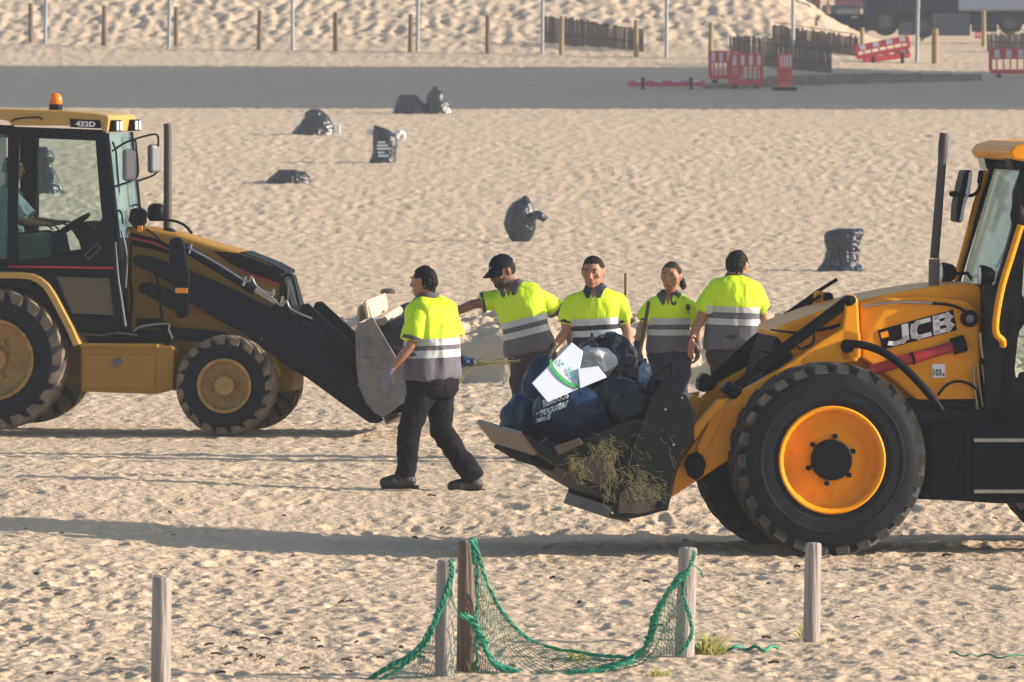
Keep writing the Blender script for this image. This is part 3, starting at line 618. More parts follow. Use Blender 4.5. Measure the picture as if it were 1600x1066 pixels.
shell(J, 'bucket_back', [(957, 780), (985, 800), (1040, 795), (1058, 716), (1080, 680), (1082, 645), (1070, 622), (1042, 596)], -.01, 2.16, 'bucket_dark', BKo, .02, -1)
shell(J, 'dozer_edge', [(960, 794), (953, 806), (985, 812)], -.03, 2.18, 'bucket_brown', BKo, .02, -1)
# row of slots under the cutting edge
_a, _b = J.p(839, 706, -.005), J.p(895, 738, -.005)
for i in range(14):
    v = .25 + i * .135; dr = (_b - _a).normalized(); nn = Vector((-dr.z, 0, dr.x)); 
    if nn.z > 0: nn = -nn
    c_ = Vector((_a.x, v, _a.z)); vs = []
    for t0, ww in ((.0, .045), (.2, .035)):
        for sy in (-1, 1):
            for h in (.015, .06): p = c_ + dr * t0 + nn * (h + .002) + Vector((0, sy * ww, 0)); vs.append(p)
    obj('wear_bolt_strip', vs, [(0, 1, 3, 2), (4, 6, 7, 5), (0, 4, 5, 1), (2, 3, 7, 6), (1, 5, 7, 3), (0, 2, 6, 4)], 'interior', BKo)
J.poly('seam_rib', [(1006, 655), (1011, 657), (964, 780), (957, 780)], -.055, -.04, 'bucket_dark', parent=BKo, bevel=.003)
J.poly('worn_plate', [(900, 722), (930, 708), (955, 712), (962, 738), (945, 764), (920, 752)], -.040, -.034, 'bucket_brown', parent=BKo, bevel=.002)
J.poly('worn_plate', [(968, 770), (995, 752), (1030, 772), (1036, 794), (1000, 803), (966, 802)], -.046, -.039, 'bucket_brown', parent=BKo, bevel=.002)
J.disc('bucket_pin', (1031, 789), .030, -.055, -.04, 'black_paint', BKo)
for (x, y) in ((1053, 695), (1066, 622), (1040, 640)): J.disc('bolt', (x, y), .009, -.05, -.04, 'bright_steel', BKo, n=8, bevel=0)
J.poly('jaw_bar', [(865, 698), (905, 684), (912, 694), (872, 712)], -.055, -.035, 'bucket_brown', parent=BKo, bevel=.006)
J.tube('jaw_hose', [(1020, 620, .2), (1012, 606, .2), (1022, 590, .2), (1040, 575, .2), (1050, 570, .2), (1048, 590, .2)], .012, 'interior', BKo, sm=5)
# dry grass caught on the bucket side
mb = MB()
def straw(cx, cy, sx, sy, n, ang, V=J, v=-.058, mbb=mb):
    for _ in range(n):
        x = random.gauss(cx, sx); y = random.gauss(cy, sy); a = random.gauss(ang, .7); l = random.uniform(4, 17)
        p = [V.p(x + math.cos(a) * l * t + random.uniform(-1, 1), y + math.sin(a) * l * t + random.uniform(-1.2, 1.2), v - random.uniform(0, .006)) for t in (0, .5, 1)]
        mbb.tube(p, .0008, 3, caps=False)
straw(938, 698, 13, 8, 90, 1.0); straw(957, 722, 5, 20, 100, 1.5); straw(903, 722, 7, 7, 70, 2.3); straw(906, 742, 6, 8, 40, .9); straw(1008, 764, 19, 12, 140, .45); straw(985, 742, 14, 9, 60, .9); straw(948, 764, 5, 11, 40, 1.5); straw(1000, 700, 8, 25, 14, 1.4); straw(1046, 700, 10, 16, 10, .6)
o = mb.build('straw', 'dry_grass', BKo); o['kind'] = 'stuff'

# ================================================================== left machine (ochre and dark blue)
CR = thing('backhoe_loader', 'older ochre backhoe loader on the left with amber beacon, dusty wheels and dark loader arms', 'backhoe loader')
C = Vehicle(352, 682, 84.8, math.radians(-8), CR)
hubF = ([(.001, -.035), (.075, -.035), (.092, -.02), (.098, .03), (.10, .09)], (8, .135, .075, .017, 'cat_rim'))
dishF = [(.225, .04), (.215, .075), (.19, .09), (.16, .095), (.10, .09)]
C1 = wheel(C, 350, 603, 0, .478, .34, .245, ('rubber_dusty', 'tread_dust', 'cat_rim', 'cat_rim'), 19, .036, .085, .42, dishF, hubF)
c0 = C1.location.copy(); cw = dup(C1, CR); cw.rotation_euler = (0, 0, math.pi); cw.location = c0 + Vector((0, 1.84, 0))
hubR = ([(.001, .04), (.10, .04), (.11, .05), (.12, .12)], (8, .17, .11, .018, 'cat_rim'))
dishR = [(.345, .05), (.335, .09), (.30, .12), (.22, .13), (.11, .13)]
C3 = wheel(C, -10, 562, -.06, .675, .44, .37, ('rubber_dusty', 'tread_dust', 'cat_rim', 'cat_rim'), 21, .042, .11, .36, dishR, hubR)
c0 = C3.location.copy(); cw = dup(C3, CR); cw.rotation_euler = (0, 0, math.pi); cw.location = c0 + Vector((0, 2.02, 0))
C.poly('chassis', [(100, 500), (440, 500), (466, 560), (455, 612), (300, 612), (100, 600)], .62, 1.22, 'cat_yellow', bevel=.02)
mb = MB(); q = C.p(350, 603, .4); mb.cap((q.x, .34, q.z), .085, (q.x, 1.5, q.z), .085); mb.box((q.x - .18, .7, q.z - .12), (q.x + .22, 1.2, q.z + .16)); mb.build('front_axle', 'cat_yellow', CR, smooth=40)
hood = [(190, 354), (230, 356), (277, 365), (325, 380), (374, 394), (423, 413), (437, 424), (444, 434), (456, 474), (455, 520), (445, 560), (330, 560), (200, 540), (194, 420)]
C.poly('engine_hood', hood, .60, 1.24, 'cat_yellow', bevel=.045, seg=3)
C.poly('hood_stripe', [(333, 392), (366, 395), (374, 396), (423, 415), (440, 427), (439, 447), (398, 430), (360, 412)], .575, .60, 'decal_black', bevel=.008)
C.poly('hood_line', [(375, 422), (439, 444), (439, 447.5), (375, 425)], .568, .576, 'red_line', bevel=0)
C.poly('hood_stripe', [(204, 364), (240, 372), (267, 384), (267, 398), (240, 390), (204, 384)], .575, .60, 'decal_black', bevel=.008)
C.poly('hood_line', [(205, 370), (240, 378), (266, 390), (266, 393), (240, 381.5), (205, 373.5)], .568, .576, 'red_line', bevel=0)
C.poly('hood_top_panel', [(376, 393), (424, 412), (446, 424), (444, 429), (420, 417), (374, 398)], .62, 1.22, 'decal_black', bevel=.01)
C.poly('nose_grille', [(435, 427), (445, 432), (458, 478), (456, 530), (436, 530)], .58, 1.26, 'black_paint', bevel=.03)
C.tube('headlight_guard', [(440, 480, .56), (441, 440, .56), (448, 430, .56), (458, 436, .56), (468, 478, .56)], .016, 'black_paint', sm=4)
C.tube('headlight_guard', [(449, 476, .57), (451, 448, .57), (453, 440, .57), (463, 478, .57)], .008, 'bright_steel', sm=4)
# loader arms
arm = [(213, 398), (240, 402), (263, 412), (298, 424), (336, 440), (374, 458), (440, 491), (468, 512), (520, 556), (557, 600), (598, 657), (590, 662), (577, 661), (530, 628), (481, 592), (440, 567), (423, 552), (374, 517), (333, 497), (298, 474), (262, 440), (214, 416)]
a_ = C.poly('loader_arm', arm, .36, .46, 'cat_arm', bevel=.016); both(a_, .98)
l_ = C.poly('lift_link', [(220, 444), (232, 440), (262, 452), (284, 464), (284, 490), (262, 482), (224, 458)], .38, .44, 'cat_arm', bevel=.015); both(l_, .98)
t_ = C.poly('tower', [(264, 376), (270, 371), (281, 371), (287, 380), (292, 413), (297, 432), (295, 488), (290, 497), (279, 498), (273, 490), (270, 440), (264, 410)], .29, .352, 'cat_arm', bevel=.015); both(t_, 1.1)
for (x, y, r) in ((275, 382, .035), (286, 437.5, .048), (283, 490, .048), (216, 407, .055), (225, 451, .055)): C.disc('pivot_pin', (x, y), r, .262 if x > 250 else .34, .292 if x > 250 else .365, 'interior')
C.poly('reflector', [(273.5, 450), (293, 450.5), (293, 458.5), (273.5, 458)], .272, .29, 'reflector', bevel=.004)
ram(C, 'tilt_ram', [(291, 388), (458, 490)], .42, .047, .030, .62, mat='cat_arm'); 
ram(C, 'tilt_ram', [(291, 388), (458, 490)], 1.30, .047, .030, .62, mat='cat_arm')
C.tube('hose_pipe', [(297, 388, .34), (340, 412, .34), (386, 440, .34), (392, 432, .34), (400, 446, .34), (412, 455, .34), (430, 460, .34)], .010, 'bright_steel', sm=5)
for i, (x, y) in enumerate(((299, 388), (384, 439), (428, 459), (442, 470))):
    C.tube('hose_clamp', [(x, y - 7, .37), (x - 4, y + 8, .37)], .014, 'bright_steel')
C.tube('hose_pipe', [(404, 452, .33), (425, 466, .33), (440, 478, .33), (447, 470, .33), (456, 484, .33), (488, 498, .33)], .010, 'bright_steel', sm=5)
for (x, y, v, r) in ((444, 484, .42, .10), (456, 490, .42, .08)):
    mb = MB(); mb.box((-r, -.06, -r * .7), (r, .06, r * .7)); Rk = Matrix.Rotation(.55, 4, 'Y'); c_ = C.p(x, y, v); mb.v = [Rk @ q_ + c_ for q_ in mb.v]; mb.build('ram_knuckle', 'black_paint', CR, bevel=.03, seg=3)
k_ = C.poly('tilt_lever', [(464, 511), (466, 490), (471, 476), (481, 474), (520, 510), (555, 544), (557, 600), (542, 584), (500, 548)], .44, .50, 'cat_arm', bevel=.014); both(k_, .8)
C.poly('tilt_link', [(463, 512), (470, 500), (500, 515), (550, 580), (562, 596), (554, 598), (520, 570)], .36, .43, 'cat_arm', bevel=.014)
C.disc('pivot_pin', (511, 546), .03, .345, .365, 'interior'); C.disc('pivot_pin', (402, 531), .05, .30, .36, 'cat_arm'); C.disc('pivot_pin', (402, 531), .03, .28, .30, 'interior')
C.poly('pin_housing', [(374, 517), (400, 515), (430, 553), (440, 590), (425, 590), (395, 545)], .40, .62, 'cat_yellow', bevel=.02)
C.tube('steering_ram', [(214, 505, .42), (250, 505, .42), (266, 515, .42)], .045, 'interior'); C.tube('steel_pipe', [(208, 518, .36), (222, 510, .36), (262, 506, .36), (264, 516, .36), (270, 530, .36)], .012, 'bright_steel', sm=4)
C.tube('black_ram', [(262, 520, .5), (352, 528, .5)], .06, 'cat_arm', n=14)
C.tube('hose_pipe', [(206, 380, .35), (203, 430, .35), (206, 470, .35), (200, 520, .35)], .016, 'interior', sm=5)
C.tube('hose_pipe', [(236, 400, .37), (246, 440, .37), (252, 490, .37), (262, 530, .37)], .012, 'interior', sm=5)
# side box
bx = C.poly('side_box', [(126, 541), (246, 541), (267, 541), (272, 545), (270, 608), (243, 616), (126, 612)], .16, .62, 'cat_yellow', bevel=.012)
C.poly('box_lid', [(124, 537), (246, 538.5), (246, 544), (124, 543)], .13, .62, 'cat_yellow', bevel=.005, parent=bx)
C.poly('box_door', [(129, 554), (242, 555), (242, 608), (129, 607)], .145, .16, 'cat_yellow', bevel=.006, parent=bx)
C.disc('latch', (182, 566), .035, .12, .145, 'mirror_back', bx, n=12); C.poly('latch_handle', [(176, 571), (192, 560), (194, 564), (178, 576)], .115, .13, 'mirror_back', bevel=.004, parent=bx)
C.poly('frame_rail', [(105, 512), (262, 516), (262, 541), (122, 539)], .50, .62, 'interior', bevel=.01)
C.tube('brake_pipe', [(125, 521, .30), (160, 524, .30), (180, 520, .30), (215, 524, .30)], .012, 'mirror_back', sm=4)
# fender
def strip_fender(V, name, outer, th, v0, v1, mat):
    P = [V.p(x, y, v0) for x, y in outer]; pts = []
    vs = []; fs = []
    for i, p in enumerate(P):
        t = (P[min(i + 1, len(P) - 1)] - P[max(i - 1, 0)]).normalized(); n = Vector((t.z, 0, -t.x)) * th
        for q in (Vector((p.x, v0, p.z)), Vector((p.x, v1, p.z)), Vector((p.x, v1, p.z)) + n, Vector((p.x, v0, p.z)) + n): vs.append(q)
    for i in range(len(P) - 1):
        for k in range(4): b = (k + 1) % 4; fs.append((i * 4 + k, i * 4 + b, i * 4 + 4 + b, i * 4 + 4 + k))
    fs += [(0, 1, 2, 3), tuple(len(vs) - 4 + k for k in (3, 2, 1, 0))]
    return obj(name, vs, fs, mat, V.root, smooth=30)
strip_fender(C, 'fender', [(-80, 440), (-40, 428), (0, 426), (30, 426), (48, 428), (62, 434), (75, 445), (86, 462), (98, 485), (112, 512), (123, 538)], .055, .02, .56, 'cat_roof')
C.poly('fender_side', [(-60, 440), (0, 434), (42, 435), (66, 448), (84, 476), (108, 520), (118, 540), (108, 540), (90, 500), (70, 470), (40, 452), (0, 446), (-60, 450)], .06, .10, 'interior', bevel=.004)
# cab
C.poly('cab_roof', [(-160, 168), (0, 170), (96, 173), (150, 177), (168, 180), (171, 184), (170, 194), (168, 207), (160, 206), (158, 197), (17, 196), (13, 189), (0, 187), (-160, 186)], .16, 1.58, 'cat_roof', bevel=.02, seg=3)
for i, y0 in enumerate((.22, .40, 1.20, 1.38)):
    p = C.p(169, 197, .2); q = MB(); q.box((p.x, y0, p.z - .055), (p.x + .07, y0 + .14, p.z + .055)); o = q.build('roof_lamp', 'decal_black', CR, bevel=.01)
    q = MB(); q.box((p.x + .071, y0 + .015, p.z - .043), (p.x + .08, y0 + .125, p.z + .043)); q.build('lamp_lens', 'lamp_glass', o, bevel=.003)
s_ = C.poly('number_plate', [(109, 186), (156, 188), (158, 201), (110, 199)], .147, .16, 'decal_black', bevel=0)
C.text('letter', '432D', [(118, 197.5), (149, 198.5), (149, 190), (118, 189)], .145, 'decal_white', s_, bold=.04)
C.tube('roof_cable', [(18, 190, .14), (26, 186, .14), (48, 183.5, .14), (62, 184, .14), (67, 187, .14)], .008, 'decal_black', sm=5)
mb = MB(); p = C.p(87, 172, .6); mb.lathe([(.001, 0), (.066, 0), (.062, .055), (.001, .055)], 20, axis='z', org=p); o = mb.build('beacon', 'decal_black', CR, smooth=40)
mb = MB(); mb.lathe([(.060, .055), (.064, .075), (.064, .11), (.052, .14), (.028, .158), (.001, .163)], 20, axis='z', org=p); mb.build('beacon_dome', 'amber', o, smooth=60)
door_o = [(21, 198), (160, 203), (164, 214), (169, 260), (177, 369), (181, 440), (180, 510), (114, 508), (98, 482), (86, 456), (74, 440), (58, 428), (21, 424)]
win = [(30, 215), (149, 220), (153, 270), (158, 327), (160, 340), (138, 372), (127, 389), (96, 394), (75, 401), (27, 407), (27, 330)]
low = [(87, 432), (171, 435), (177, 493), (112, 490), (100, 465)]
dr = C.poly('door', door_o, .17, .215, 'dark_navy', holes=[win, low])
C.poly('door_glass', win, .19, .195, 'glass_clear', bevel=0, parent=dr); C.poly('lower_glass', low, .19, .196, 'glass_dirty', bevel=0, parent=dr)
C.poly('door_line', [(12, 415), (177, 417.5), (177, 420.5), (12, 418)], .16, .172, 'red_line', bevel=0, parent=dr)
st = C.poly('sticker_frame', [(131, 399), (152, 379), (158.5, 388), (139, 407)], .160, .17, 'collar_grey', bevel=0, parent=dr)
C.poly('sticker_face', [(134, 399), (152, 382), (155.5, 388), (139, 403)], .157, .160, 'decal_black', bevel=0, parent=dr)
C.poly('rear_side_frame', [(-160, 190), (21, 196), (21, 424), (-160, 420)], .18, .22, 'dark_navy', holes=[[(-140, 205), (12, 210), (12, 405), (-140, 405)]])
C.poly('rear_side_glass', [(-140, 205), (10, 210), (10, 405), (-140, 405)], .19, .196, 'glass_teal', bevel=0)
C.poly('far_side_frame', [(-160, 196), (164, 203), (190, 420), (190, 520), (-160, 520)], 1.50, 1.54, 'dark_navy', holes=[[(60, 215), (158, 219), (172, 330), (176, 400), (60, 400)], [(-140, 215), (32, 215), (32, 400), (-140, 400)]], )
C.poly('far_pillar', [(31, 214), (57, 216), (57, 404), (31, 404)], 1.42, 1.50, 'interior', bevel=.005, ref=1.42)
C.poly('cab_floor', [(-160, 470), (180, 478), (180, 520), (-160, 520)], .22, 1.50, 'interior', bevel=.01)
# front pane, bowed
A = C.p(166, 208, .2); B = C.p(179, 372, .2); D = C.p(182, 505, .2)
rows_ = [(A, 0), (B, .03), (D, .0)]; ys = [.22, .5, .85, 1.2, 1.48]; bow = [0, .035, .045, .035, 0]
vs = [Vector((p.x + e + bw, y, p.z)) for p, e in rows_[:2] for y, bw in zip(ys, bow)]; n = len(vs); vs += [v + Vector((-.008, 0, 0)) for v in vs]
fs = [(i, i + 1, i + 6, i + 5) for i in range(4)]; fs += [tuple(k + n for k in reversed(f)) for f in fs[:4]]
obj('windscreen', vs, fs, 'glass_pale', CR, smooth=50)
for y in (ys[0], ys[-1]): mb = MB(); mb.tube([Vector((A.x, y, A.z)), Vector((B.x + .03, y, B.z)), Vector((D.x, y, D.z))], .025, 6); mb.build('windscreen_post', 'dark_navy', CR, smooth=50)
q = MB(); q.box((B.x - .02, .22, D.z), (B.x + .03, 1.48, B.z)); q.build('cab_front_wall', 'interior', CR, bevel=.01)
C.tube('wiper', [(178, 352, .5), (186, 300, .42), (181, 235, .35), (176, 222, .3)], .010, 'decal_black')
# mirrors
def mirror(V, px, py, v, w_, h_, yaw_):
    mb = MB(); pr = [(.001, 0), (.8, 0), (1, .25), (1, .55), (.8, .9), (.001, 1)]
    base = V.p(px, py, v); mb.box((-w_ / 2, -.035, -h_ / 2), (w_ / 2, .035, h_ / 2)); R_ = Matrix.Rotation(yaw_, 4, 'Z')
    mb.v = [base + (R_ @ p) for p in mb.v]; o = mb.build('mirror', 'mirror_back', V.root, bevel=.032, seg=4)
    mb = MB(); mb.box((-w_ / 2 + .02, .036, -h_ / 2 + .02), (w_ / 2 - .02, .040, h_ / 2 - .02)); mb.v = [base + (R_ @ p) for p in mb.v]; mb.build('mirror_glass', 'lamp_glass', o, bevel=.002); return o
mirror(C, 204, 258, .12, .16, .30, .5); mirror(C, 241, 248, 1.7, .15, .28, 1.0)
C.tube('mirror_bracket', [(176, 236, .2), (194, 224, .14), (210, 219, .12), (213, 232, .12), (216, 270, .12), (208, 281, .12), (190, 288, .15), (172, 294, .2)], .010, 'decal_black', sm=3)
C.tube('mirror_bracket', [(180, 230, 1.5), (215, 216, 1.6), (240, 210, 1.68), (247, 214, 1.7), (247, 230, 1.7)], .010, 'decal_black', sm=3)
C.tube('mirror_bracket', [(180, 294, 1.5), (215, 283, 1.6), (240, 274, 1.7), (245, 268, 1.7)], .010, 'decal_black', sm=3)
# exhaust and hood-side fittings
C.tube('exhaust_pipe', [(262, 366, .8), (262, 300, .8), (262, 200, .8), (261, 193, .8)], .040, 'exhaust', n=16, taper=[.042, .040, .038, .038])
C.disc('exhaust_base', (262, 366), .06, .72, .86, 'black_paint')
for (x, y, v, r) in ((216, 338, .62, .085), (244, 331, .9, .085)): mb = MB(); p_ = C.p(x, y, v); mb.lathe([(.001, -.09), (.06, -.09), (.085, -.06), (.085, .03), (.07, .06), (.04, .08), (.001, .08)], 16, axis='z', org=p_); mb.build('air_cleaner', 'decal_black', CR, smooth=50)
C.poly('lamp_bracket', [(205, 326), (226, 328), (230, 334), (223, 360), (214, 360), (200, 345)], .52, .58, 'decal_black', bevel=.01)
C.poly('marker_lamp', [(215, 353), (223, 353), (222, 363), (214, 363)], .49, .52, 'reflector', bevel=.006)
C.tube('hose_pipe', [(240, 342, .7), (270, 345, .7), (288, 352, .7), (300, 365, .7)], .014, 'interior', sm=4)
C.tube('handrail', [(175, 332, .25), (184, 329, .22), (190, 334, .2), (192, 350, .2)], .010, 'decal_black', sm=4); C.tube('handrail', [(203, 323, .9), (215, 320, .9), (221, 328, .9)], .010, 'decal_black', sm=4)
C.tube('hose_pipe', [(228, 358, .5), (240, 366, .5), (252, 378, .5)], .010, 'interior', sm=4)
C.tube('grab_rail', [(180, 378, .2), (184, 430, .2), (190, 470, .2), (196, 510, .2)], .012, 'mirror_back', sm=4)
C.tube('grab_rail', [(190, 360, .24), (198, 400, .24), (196, 450, .24)], .010, 'mirror_back', sm=4)
# interior
C.poly('driver_seat', [(26, 366), (66, 364), (74, 372), (80, 400), (80, 440), (-60, 440), (-60, 300), (-38, 300), (-26, 360)], .55, 1.15, 'seat_grey', bevel=.03)
C.poly('dashboard', [(116, 352), (128, 345), (150, 360), (158, 345), (176, 345), (180, 500), (130, 500), (128, 400)], .55, 1.30, 'interior', bevel=.03)
mb = MB(); a_ = C.p(113, 352, .85); ctr = a_; nrm = Vector((-.55, 0, .83)).normalized(); u_ = Vector((0, 1, 0)); w_ = nrm.cross(u_)
mb.tube([ctr + (u_ * math.cos(t) + w_ * math.sin(t)) * .19 for t in np.linspace(0, 2 * math.pi, 25)], .016, 8, caps=False)
for t in (0, 2.1, 4.2): mb.tube([ctr, ctr + (u_ * math.cos(t) + w_ * math.sin(t)) * .19], .012, 6)
mb.tube([ctr, C.p(134, 385, .85)], .03, 8); mb.build('steering_wheel', 'decal_black', CR, smooth=50)
C.tube('grab_frame', [(28, 366, .23), (60, 362, .23), (84, 364, .23), (96, 395, .23)], .010, 'decal_black', sm=4)
# bucket
near = [(555, 521), (557, 511), (562, 508), (580, 496), (583, 497), (619, 559), (636, 582), (640, 610), (636, 625), (616, 641), (598, 653), (585, 645), (572, 630), (560, 602), (556, 562)]
CB = C.poly('bucket', near, .0, .03, 'bucket_steel', bevel=.005)
C.poly('side_plate', near, 1.86, 1.89, 'bucket_steel', parent=CB, ref=0)
C.poly('side_band', [(562, 558), (619, 563), (637, 577), (637, 584), (619, 577), (562, 573)], -.02, .0, 'bucket_steel', bevel=.006, parent=CB)
shell(C, 'bucket_back', [(580, 497), (557, 511), (556, 562), (560, 602), (572, 630), (598, 653), (636, 625)], .03, 1.86, 'bucket_steel', CB, .02, 1)
shell(C, 'cutting_edge', [(598, 655), (604, 664), (636, 646), (640, 628)], -.02, 1.9, 'bucket_tan', CB, .02, 1)
# ================================================================== people
def remesh(mb, voxel, it=3):
    me = bpy.data.meshes.new('t'); me.from_pydata([tuple(v) for v in mb.v], [], mb.f); o = bpy.data.objects.new('t', me); COL.objects.link(o)
    m = o.modifiers.new('r', 'REMESH'); m.mode = 'VOXEL'; m.voxel_size = voxel; m.use_smooth_shade = True
    if it: s = o.modifiers.new('s', 'SMOOTH'); s.iterations = it; s.factor = .5
    dg = bpy.context.evaluated_depsgraph_get(); out = bpy.data.meshes.new_from_object(o.evaluated_get(dg)); bpy.data.objects.remove(o); bpy.data.meshes.remove(me); out.modifiers if False else None
    return out
def ruffle(me, layers, mask=None):
    n = len(me.vertices); co = np.empty(n * 3); me.vertices.foreach_get('co', co); co = co.reshape(-1, 3); no = np.empty(n * 3); me.vertices.foreach_get('normal', no); no = no.reshape(-1, 3)
    h = np.zeros(n)
    for amp, fr, seed in layers:
        v = vn3(co * np.array(fr), seed); h += amp * (1 - 4 * np.abs(v)) if amp > 0 and seed >= 50 else abs(amp) * 2 * v
    if mask is not None: h *= mask(co)
    co = co + no * h[:, None]; me.vertices.foreach_set('co', co.ravel()); me.update()
def link(me, name, mats, parent, midx=None):
    me.name = name
    while len(me.materials): me.materials.pop()
    idx = [p.material_index for p in me.polygons] if midx is None else midx
    for m in mats: me.materials.append(M[m])
    me.polygons.foreach_set('material_index', idx)
    me.polygons.foreach_set('use_smooth', [True] * len(me.polygons)); o = bpy.data.objects.new(name, me); COL.objects.link(o); o.parent = parent
    if parent: o.matrix_parent_inverse = parent.matrix_world.inverted() if False else Matrix.Translation(-parent.location)
    return o
def basis(f, up=Vector((0, 0, 1))):
    f = Vector(f).normalized(); r = f.cross(up).normalized(); u = r.cross(f).normalized(); return r, f, u
def ell(mb, c, r, f, u, a, b, d, n=9):
    R_ = Matrix((r, f, u)).transposed(); mb.sphere(c, 1, n, sc=(a, b, d), rot=R_)
def hand(mb, w, dirv, palm, k=1.0, curl=.5, infl=0, thumb_side=1):
    """w wrist, dirv along the hand, palm = way the palm faces"""
    d = Vector(dirv).normalized(); p = Vector(palm); p = (p - d * p.dot(d)).normalized(); s = d.cross(p) * thumb_side
    R_ = Matrix((s, p, d)).transposed(); mb.sphere(w + d * .050 * k, 1, 7, sc=(.041 * k + infl, .017 * k + infl, .052 * k + infl), rot=R_); mb.cap(w - d * .02, .026 * k + infl, w + d * .03 * k, .026 * k + infl, 8)
    for i, (off_, L) in enumerate(((.030, .072), (.010, .080), (-.011, .074), (-.031, .058))):
        b = w + d * .092 * k + s * off_ * k; dd = d.copy(); rr = .0088 * k + infl * .7
        for j, f_ in enumerate((.45, .32, .25)):
            a = curl * (.5 + .35 * j) * (1 + .12 * i); dd = (dd * math.cos(a) + p * math.sin(a)).normalized() if j else (d * math.cos(curl * .4) + p * math.sin(curl * .4)).normalized()
            e = b + dd * L * f_ * k; mb.cap(b, rr, e, rr * .92, 7); b = e; rr *= .93
    b = w + d * .025 * k + s * .030 * k; e = b + (d * .6 + s * .6 + p * .35).normalized() * .045 * k; mb.cap(b, .013 * k + infl, e, .011 * k + infl * .7, 7)
    e2 = e + (d * .85 + s * .1 + p * .5).normalized() * .034 * k; mb.cap(e, .011 * k + infl * .7, e2, .009 * k + infl * .6, 7)
def person(label, d, P, seed, skin='skin', hairm='hair', lower='shirt_grey', collar='collar_grey', pants='trousers_black', body=1.0, female=False, group='beach cleaning workers in yellow and grey polo shirts'):
    g = lambda q: at(q[0], q[1], d + (q[2] if len(q) > 2 else 0))
    base = g(P['base']); T = thing('person', label, 'person', base, 0, group); T.rotation_euler = (0, 0, 0)
    nb, hem = g(P['neck']), g(P['hem']); r, f, _ = basis(P['face']); spine = (nb - hem); L = spine.length; su = spine.normalized()
    r = (r - su * r.dot(su)).normalized(); f = su.cross(r).normalized(); 
    hw = P.get('hw', .185) * body; hd = P.get('hd', .135) * body
    sh = {}
    for side, sg in (('L', -1), ('R', 1)):
        sh[side] = nb - su * .078 + r * sg * (.165 * body) + f * P.get('shf', {}).get(side, 0)
        if side in P.get('shp', {}): sh[side] = g(P['shp'][side])
    el = {k: g(P['elbow'][k]) for k in P['elbow']}; wr = {k: g(P['wrist'][k]) for k in P['wrist']}
    hc = g(P['head']); hr, hf, hu = basis(P['look'], P.get('headup', Vector((0, 0, 1)))); hs = P.get('hs', 1.07)
    # ---- skin body
    mb = MB()
    ell(mb, hc, hr, hf, hu, .074 * hs, .092 * hs, .100 * hs, 12); ell(mb, hc + (hf * .028 - hu * .052) * hs, hr, hf, hu, .058 * hs, .062 * hs, .062 * hs)
    ell(mb, hc + (hf * .070 - hu * .092) * hs, hr, hf, hu, .026 * hs, .02 * hs, .018 * hs, 7)
    mb.cap(hc + (hf * .088 + hu * .006) * hs, .009 * hs, hc + (hf * .110 - hu * .026) * hs, .0135 * hs, 8); ell(mb, hc + (hf * .098 - hu * .034) * hs, hr, hf, hu, .019 * hs, .012 * hs, .009 * hs, 6)
    ell(mb, hc + (hf * .076 + hu * .027) * hs, hr, hf, hu, .052 * hs, .020 * hs, .011 * hs, 8)
    for sg in (-1, 1):
        ell(mb, hc + (hr * .042 * sg + hf * .066 - hu * .020) * hs, hr, hf, hu, .022 * hs, .018 * hs, .018 * hs, 6)
        ell(mb, hc + (hr * .077 * sg - hf * .004 - hu * .008) * hs, hr, hf, hu, .009 * hs, .019 * hs, .031 * hs, 7)
    ell(mb, hc + (hf * .089 - hu * .060) * hs, hr, hf, hu, .024 * hs, .010 * hs, .006 * hs, 6); ell(mb, hc + (hf * .086 - hu * .071) * hs, hr, hf, hu, .020 * hs, .010 * hs, .006 * hs, 6)
    mb.cap(hc - hu * .07 * hs - hf * .012, .054 * (.86 if female else 1), nb - su * .03, .062 * (.88 if female else 1), 12)
    mb.rings([(hem + su * L * t, r * hw * a, f * hd * b) for t, a, b in ((.0, .8, .8), (.4, .72, .75), (.75, .82, .8), (.88, .7, .7), (.97, .35, .5))], 16)
    for k in el:
        k_ = .92 if female else 1; mb.cap(sh[k], .052 * k_, el[k], .041 * k_, 10); mb.cap(el[k], .041 * k_, el[k] + (wr[k] - el[k]) * .35, .040 * k_, 10); mb.cap(el[k] + (wr[k] - el[k]) * .35, .040 * k_, wr[k], .026 * k_, 10)
        hdir = g(P['hand'][k]) - wr[k]; hand(mb, wr[k], hdir, P['palm'][k], .95, P.get('curl', {}).get(k, .55), 0, P.get('thumb', {}).get(k, 1))
    hips = hem + su * P.get('hipup', .02)
    if 'knee' in P:
        for k in P['knee']:
            sg = 1 if k == 'R' else -1; hj = hips + r * .085 * sg - su * .02; kn, an = g(P['knee'][k]), g(P['ankle'][k])
            mb.cap(hips, .09, hj, .075, 8); mb.cap(hj, .07, kn, .05, 8); mb.cap(kn, .05, an, .038, 8)
        me = remesh(mb, .0065, 2); bo = link(me, 'body', [skin], T)
    # eyes, brows, mouth
    for sg in (-1, 1):
        e = MB(); ell(e, hc + (hr * .030 * sg + hf * .0805 + hu * .009) * hs, hr, hf, hu, .0125 * hs, .008 * hs, .006 * hs, 6); o = e.build('eye', 'eye_white', T, smooth=60); o.matrix_parent_inverse = Matrix.Translation(-T.location)
        e = MB(); ell(e, hc + (hr * .030 * sg + hf * .0850 + hu * .009) * hs, hr, hf, hu, .0062 * hs, .005 * hs, .0056 * hs, 6); q = e.build('iris', 'eye_dark', o, smooth=60)
        e = MB(); ell(e, hc + (hr * .030 * sg + hf * .091 + hu * .030) * hs, hr, hf, hu, .019 * hs, .007 * hs, .0042 * hs, 6); o = e.build('eyebrow', hairm, T, smooth=60); o.matrix_parent_inverse = Matrix.Translation(-T.location)
